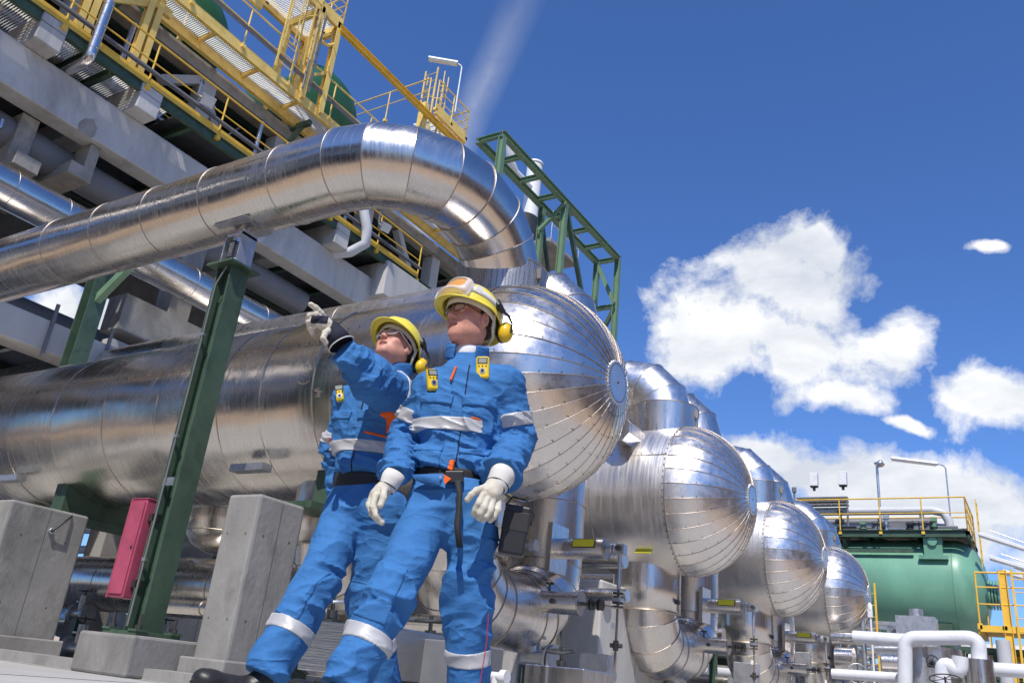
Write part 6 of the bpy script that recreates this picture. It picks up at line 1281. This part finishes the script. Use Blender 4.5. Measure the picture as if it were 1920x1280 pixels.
    # boots
    for s in 'RL':
        an = J['an'+s]; toe = J['toe'+s]; heel = J['heel'+s]; up = nrm(an-heel); d = nrm(toe-heel); sdv = nrm(np.cross(d, up))
        f = lambda P: smax(smin(smin(cone(P, heel+up*.045, toe+up*.030, .040, .036, sdv, 1.12), ell(P, toe-d*.02+up*.036, (.050, .052, .034), np.stack([sdv, d, np.cross(sdv, d)], 1)), .02), cone(P, heel+up*.05+d*.015, an-up*.0, .042, .042), .03), -((P-heel)@nrm(np.cross(sdv, d))*1.)-.0, .004)-folds(P, d, 16, 2, 3)*.003
        lo, hi = bounds([an, toe, heel], .11); bt = sdf_obj('boot', f, lo, hi, .005, 'boot', t); dn = nrm(np.cross(sdv, d)); dn = dn if dn.dot(up) > 0 else -dn
        sdf_obj('sole', lambda P: smax(f(P)-.005, np.abs((P-heel)@dn-.008)-.011, .003), lo, hi, .005, 'black', bt)
    R = headframe(*head['ang'], head['c']); build_head(t, head['c'], R, J['neck']-U*.03, **head.get('kw', {}))
    return t, jacket, trousers, surf, Rt, jk
# ---- front worker
P_ = dict(neck=Q(876, 668, 3.27), shR=Q(808, 728, 3.25), shL=Q(948, 720, 3.22), elR=Q(762, 822, 3.30), wrR=Q(737, 893, 3.10), elL=Q(968, 832, 3.27), wrL=Q(938, 893, 3.06),
          waist=Q(846, 897, 3.22), hipR=Q(812, 950, 3.20), hipL=Q(884, 950, 3.20), knR=Q(734, 1112, 3.02), anR=Q(642, 1292, 2.93), knL=Q(878, 1120, 3.20), anL=Q(872, 1400, 3.32))
P_['chest'] = Q(862, 775, 3.24)
P_['heelR'] = Q(640, 1352, 2.95); P_['toeR'] = Q(556, 1318, 2.82); P_['heelL'] = P_['anL']+vec(.02, .0, -.10); P_['heelL'][2] = .0; P_['toeL'] = P_['heelL']+vec(-.02, -.22, .0)
P_['anL'][2] = .16
c_ = nrm([-P_['waist'][0], -P_['waist'][1], 0]); l_ = np.array([-.817, -.577, 0])
trA = dict(seed=3, shirt=True, zipx=0.0, bandz=-.080, armbandR=.62, armbandL=.62, armrR=(.070, .060, .056), armrL=(.074, .070, .072), legr=(.100, .077, .078), legband=.50,
    d0=2.6, d1=3.9, orange=[((850, 700), (.005, .04, .034), .18), ((893, 784), (.020, .04, .0045), .1), ((846, 872), (.010, .04, .022), .1)],
    tpatch=[(P_['hipL']+(P_['knL']-P_['hipL'])*.62+CM[0]*.075, (.055, .08, .085), .007, 0, 'cargo_pocket'), (P_['hipL']+(P_['knL']-P_['hipL'])*.30+CM[0]*.08, (.058, .08, .025), .014, 0, 'pocket_flap'), (P_['knR']+vec(0, -.05, .0), (.06, .08, .10), .005, .2, 'knee_patch')])
mA, jkA, trouA, surfA, RtA, jA = worker('front', 'worker in front in blue coveralls with goggles on his yellow helmet, both gloved hands hanging', P_, c_*.985+l_*.12, dict(c=Q(883, 603, 3.25), ang=(50, 8, -3), kw=dict(hs=1.02, goggles=True, specs='dark', mouth=.0105)), trA)
D = 3.07
wr = P_['wrR']
glove(mA, [[Q(704, 930, 3.05), Q(699, 950, 3.03), Q(706, 966, 3.02), Q(716, 979, 3.03)], [Q(700, 928, 3.08), Q(693, 948, 3.06), Q(701, 966, 3.05), Q(712, 977, 3.06)], [Q(700, 926, 3.11), Q(692, 944, 3.10), Q(697, 961, 3.09), Q(707, 972, 3.09)], [Q(704, 924, 3.13), Q(697, 942, 3.13), Q(701, 958, 3.12)], [Q(720, 918, 3.04), Q(719, 934, 3.01), Q(713, 947, 3.00)]],
      [(Q(726, 910, 3.09), .031), (Q(708, 928, 3.08), .030)], (Q(726, 914, 3.09), Q(741, 888, 3.10)), None, cuff_flare=(.034, .044), edge=False)
glove(mA, [[Q(905, 928, 2.98), Q(898, 943, 2.96), Q(892, 955, 2.97), Q(888, 963, 2.98)], [Q(913, 936, 2.98), Q(907, 952, 2.96), Q(901, 962, 2.96), Q(897, 970, 2.98)], [Q(923, 940, 2.99), Q(919, 957, 2.97), Q(912, 968, 2.97), Q(906, 974, 2.98)], [Q(934, 940, 3.01), Q(933, 957, 2.99), Q(926, 968, 2.99), Q(919, 975, 3.0)], [Q(910, 914, 3.00), Q(894, 919, 2.97), Q(883, 928, 2.95), Q(877, 936, 2.95)]],
      [(Q(930, 908, 3.04), .036), (Q(920, 925, 3.01), .040)], (Q(932, 911, 3.04), Q(946, 880, 3.07)), None, cuff_flare=(.042, .054), edge=False)
# hanging strap, buckle and belt flap
b = MB(); p0 = surfA(.02, 0, trouA, P_['waist']-vec(0, 0, .05)); pts = [Q(858, 900, 3.05), Q(862, 925, 3.04), Q(860, 960, 3.03), Q(857, 985, 3.03), Q(862, 1026, 3.02)]
ww = CM[0]*.011; V = []; 
for p in pts: V += [p-ww, p+ww]
b.add(V, [(2*i, 2*i+1, 2*i+3, 2*i+2) for i in range(len(pts)-1)], 0, True); o = b.build('belt_strap', 'strap', mA); o.modifiers.new('t', 'SOLIDIFY').thickness = .003
b = MB(); q = Q(852, 894, 3.07); b.bar(q-CM[0]*.035, q+CM[0]*.035, .018, .045); b.build('belt_buckle', 'black', mA, bevel=.004)
V = [Q(772, 893, 3.09), Q(800, 910, 3.07), Q(820, 912, 3.06), Q(832, 888, 3.055), Q(838, 887, 3.055), Q(838, 908, 3.055), Q(826, 912, 3.05), Q(805, 922, 3.06), Q(776, 905, 3.09)]
b = MB(); V = [Q(773, 890, 3.10), Q(829, 888, 3.06), Q(834, 892, 3.055), Q(826, 910, 3.055), Q(806, 911, 3.06), Q(778, 900, 3.09)]; b.add(V, [tuple(range(6))], 0, True); o = b.build('belt_flap', 'blue', mA); o.modifiers.new('t', 'SOLIDIFY').thickness = .004
b = MB(); q = Q(826, 894, 3.045); b.cyl(q, q-FH*.004, .005, 14); b.build('press_stud', 'galv', o)
b = MB(); V = [Q(830, 888, 3.058), Q(846, 897, 3.055), Q(834, 908, 3.055)]; b.add(V, [(0, 1, 2)], 0); o = b.build('orange_tab', 'orange', mA); o.modifiers.new('t', 'SOLIDIFY').thickness = .003
# red seam down the outer leg
b = MB(); b.tube([Q(916, 1150, 3.13), Q(913, 1200, 3.14), Q(905, 1250, 3.16), Q(896, 1300, 3.18)], .002, 6); b.build('red_piping', 'redmark', mA)
# pouch
pc = Q(965, 995, 3.16); t = thing('belt_pouch', 'black pouch hanging at the left hip of the worker in front', 'pouch', pc); ax = nrm(Q(972, 948, 3.16)-Q(955, 1045, 3.16)); sx = nrm(CM[0]-ax*CM[0].dot(ax)); nx = np.cross(sx, ax)
b = MB(); hL = np.linalg.norm(Q(972, 950, 3.16)-Q(957, 1040, 3.16))/2; b.prism(pc-ax*hL, pc+ax*hL, [(-.048, -.04), (.048, -.04), (.048, .04), (-.048, .04)], tuple(nx)); b.build('pouch_body', 'black', t, bevel=.008)
b = MB(); b.tube([pc+ax*hL-sx*.05, pc+ax*(hL+.035)-sx*.03, pc+ax*(hL+.03)+sx*.03, pc+ax*(hL-.02)+sx*.06, pc+ax*(hL-.06)+sx*.055], .004, 6); b.build('pouch_strap', 'black', t)
b = MB(); b.prism(pc-ax*hL*.1+nx*.0, pc+ax*hL*.75, [(-.05, -.042), (.05, -.042), (.05, .042), (-.05, .042)], tuple(nx)); b.build('pouch_flap', 'strap', t, bevel=.006)
def detector(p, up, rt, lab, hw=.026, hh=.050):
    p = np.array(p, float); up = nrm(up); n = nrm(np.cross(rt, up)); n = n if n.dot(EYE-p) > 0 else -n; rt = nrm(np.cross(up, n)); t = thing('gas_detector', lab, 'gas detector', p, 'gas detectors clipped on the coveralls')
    Rm = np.stack([rt, n, up], 1); f = lambda P: rbox(P, p, (hw, .014, hh), Rm, .011); sdf_obj('detector_body', f, p-.08, p+.08, .0025, 'gdet', t)
    b = MB(); g = lambda x, y, z: p+Rm@np.array([x, y, z]); b.prism(g(0, .0135, .026-.009), g(0, .0135, .026+.010), [(-.016, -.0018), (.016, -.0018), (.016, .0018), (-.016, .0018)], tuple(n)); b.build('display', 'lcd', t)
    b = MB(); b.prism(g(0, .013, .026-.013), g(0, .013, .026+.014), [(-.020, -.0013), (.020, -.0013), (.020, .0013), (-.020, .0013)], tuple(n)); b.build('display_frame', 'navy', t)
    b = MB(); b.cyl(g(0, .012, -.016), g(0, .0165, -.016), .0115, 22, 0); b.cyl(g(0, .0165, -.016), g(0, .018, -.016), .0065, 18, 1); b.build('sensor', ['galv', 'black'], t)
    b = MB(); 
    for x in (-.014, 0, .014): b.cyl(g(x, .013, .004), g(x, .0155, .004), .003, 10)
    b.build('buttons', 'black', t); return t
U_ = vec(0, 0, 1)
detector(surfpx(905, 690, jkA), U_+RtA[:, 0]*.10, RtA[:, 0], 'yellow gas detector with a round sensor on the left chest of the front worker', .027, .048)
detector(surfpx(810, 712, jkA), U_+RtA[:, 0]*.22, RtA[:, 0]+RtA[:, 1]*.6, 'yellow gas detector on the right chest of the front worker, in profile', .022, .046)
# ---- rear worker
P_ = dict(neck=Q(740, 700, 3.70), shR=Q(652, 752, 3.80), shL=Q(752, 752, 3.62), elR=Q(628, 845, 3.90), wrR=Q(636, 925, 3.90), elL=Q(692, 706, 3.36), wrL=Q(645, 656, 3.25),
          waist=Q(686, 903, 3.70), hipR=Q(652, 955, 3.70), hipL=Q(718, 960, 3.66), knR=Q(592, 1098, 3.52), anR=Q(494, 1268, 3.42), knL=Q(690, 1120, 3.72), anL=Q(712, 1330, 3.88))
P_['chest'] = Q(692, 800, 3.72); P_['heelR'] = Q(472, 1316, 3.42); P_['toeR'] = Q(372, 1290, 3.30); P_['anL'][2] = .17; P_['heelL'] = P_['anL']-vec(0, 0, .17)+vec(.03, .03, 0); P_['toeL'] = P_['heelL']+vec(-.10, -.20, 0)
c_ = nrm([-P_['waist'][0], -P_['waist'][1], 0])
trB = dict(seed=23, zipx=-.0, belt=.034, bandz=-.12, armbandR=.75, armbandL=.28, armrR=(.07, .055, .05), armrL=(.102, .088, .050), legr=(.102, .080, .084), legband=.50, waist_pockets=False,
    d0=3.0, d1=4.4, orange=[((703, 813), (.050, .04, .006), .12), ((727, 798), (.0055, .04, .034), .05), ((746, 800), (.03, .12, .055), 0), ((620, 824), (.018, .04, .006), 0)],
    tpatch=[(P_['knR']+vec(0, -.05, -.03), (.06, .08, .10), .006, .25, 'knee_patch')])
mB, jkB, trouB, surfB, RtB, jB = worker('rear', 'worker behind in blue coveralls and a yellow helmet, pointing up left with his raised arm', P_, c_*.86+l_*.5, dict(c=Q(742, 654, 3.66), ang=(40, 29, -4), kw=dict(hs=.95, specs='clear', mouth=.014)), trB)
glove(mB, [[Q(612, 602, 3.24), Q(603, 588, 3.21), Q(592, 577, 3.19), Q(583, 571, 3.18)], [Q(606, 604, 3.22), Q(592, 590, 3.19), Q(580, 592, 3.19), Q(577, 603, 3.21)], [Q(606, 610, 3.22), Q(592, 598, 3.18), Q(579, 604, 3.19), Q(580, 615, 3.21)], [Q(608, 616, 3.23), Q(596, 608, 3.19), Q(584, 615, 3.20), Q(586, 624, 3.22)], [Q(617, 620, 3.22), Q(610, 624, 3.18), Q(606, 634, 3.17), Q(611, 643, 3.18)]],
      [(Q(624, 620, 3.25), .030), (Q(610, 608, 3.23), .031)], (Q(620, 614, 3.25), Q(640, 646, 3.25)), None, cuffm='navy', cuff_flare=(.036, .056), knuckle=(Q(600, 599, 3.20), (.032, .040, .017), np.stack([nrm(CM[0]), nrm(CM[2]), nrm(-CM[1])], 1)))
detector(surfpx(637, 738, jkB, 3.0, 4.4), U_+RtB[:, 0]*.30, RtB[:, 0]+RtB[:, 1]*.4, 'yellow gas detector on the right chest of the worker behind', .018, .040)
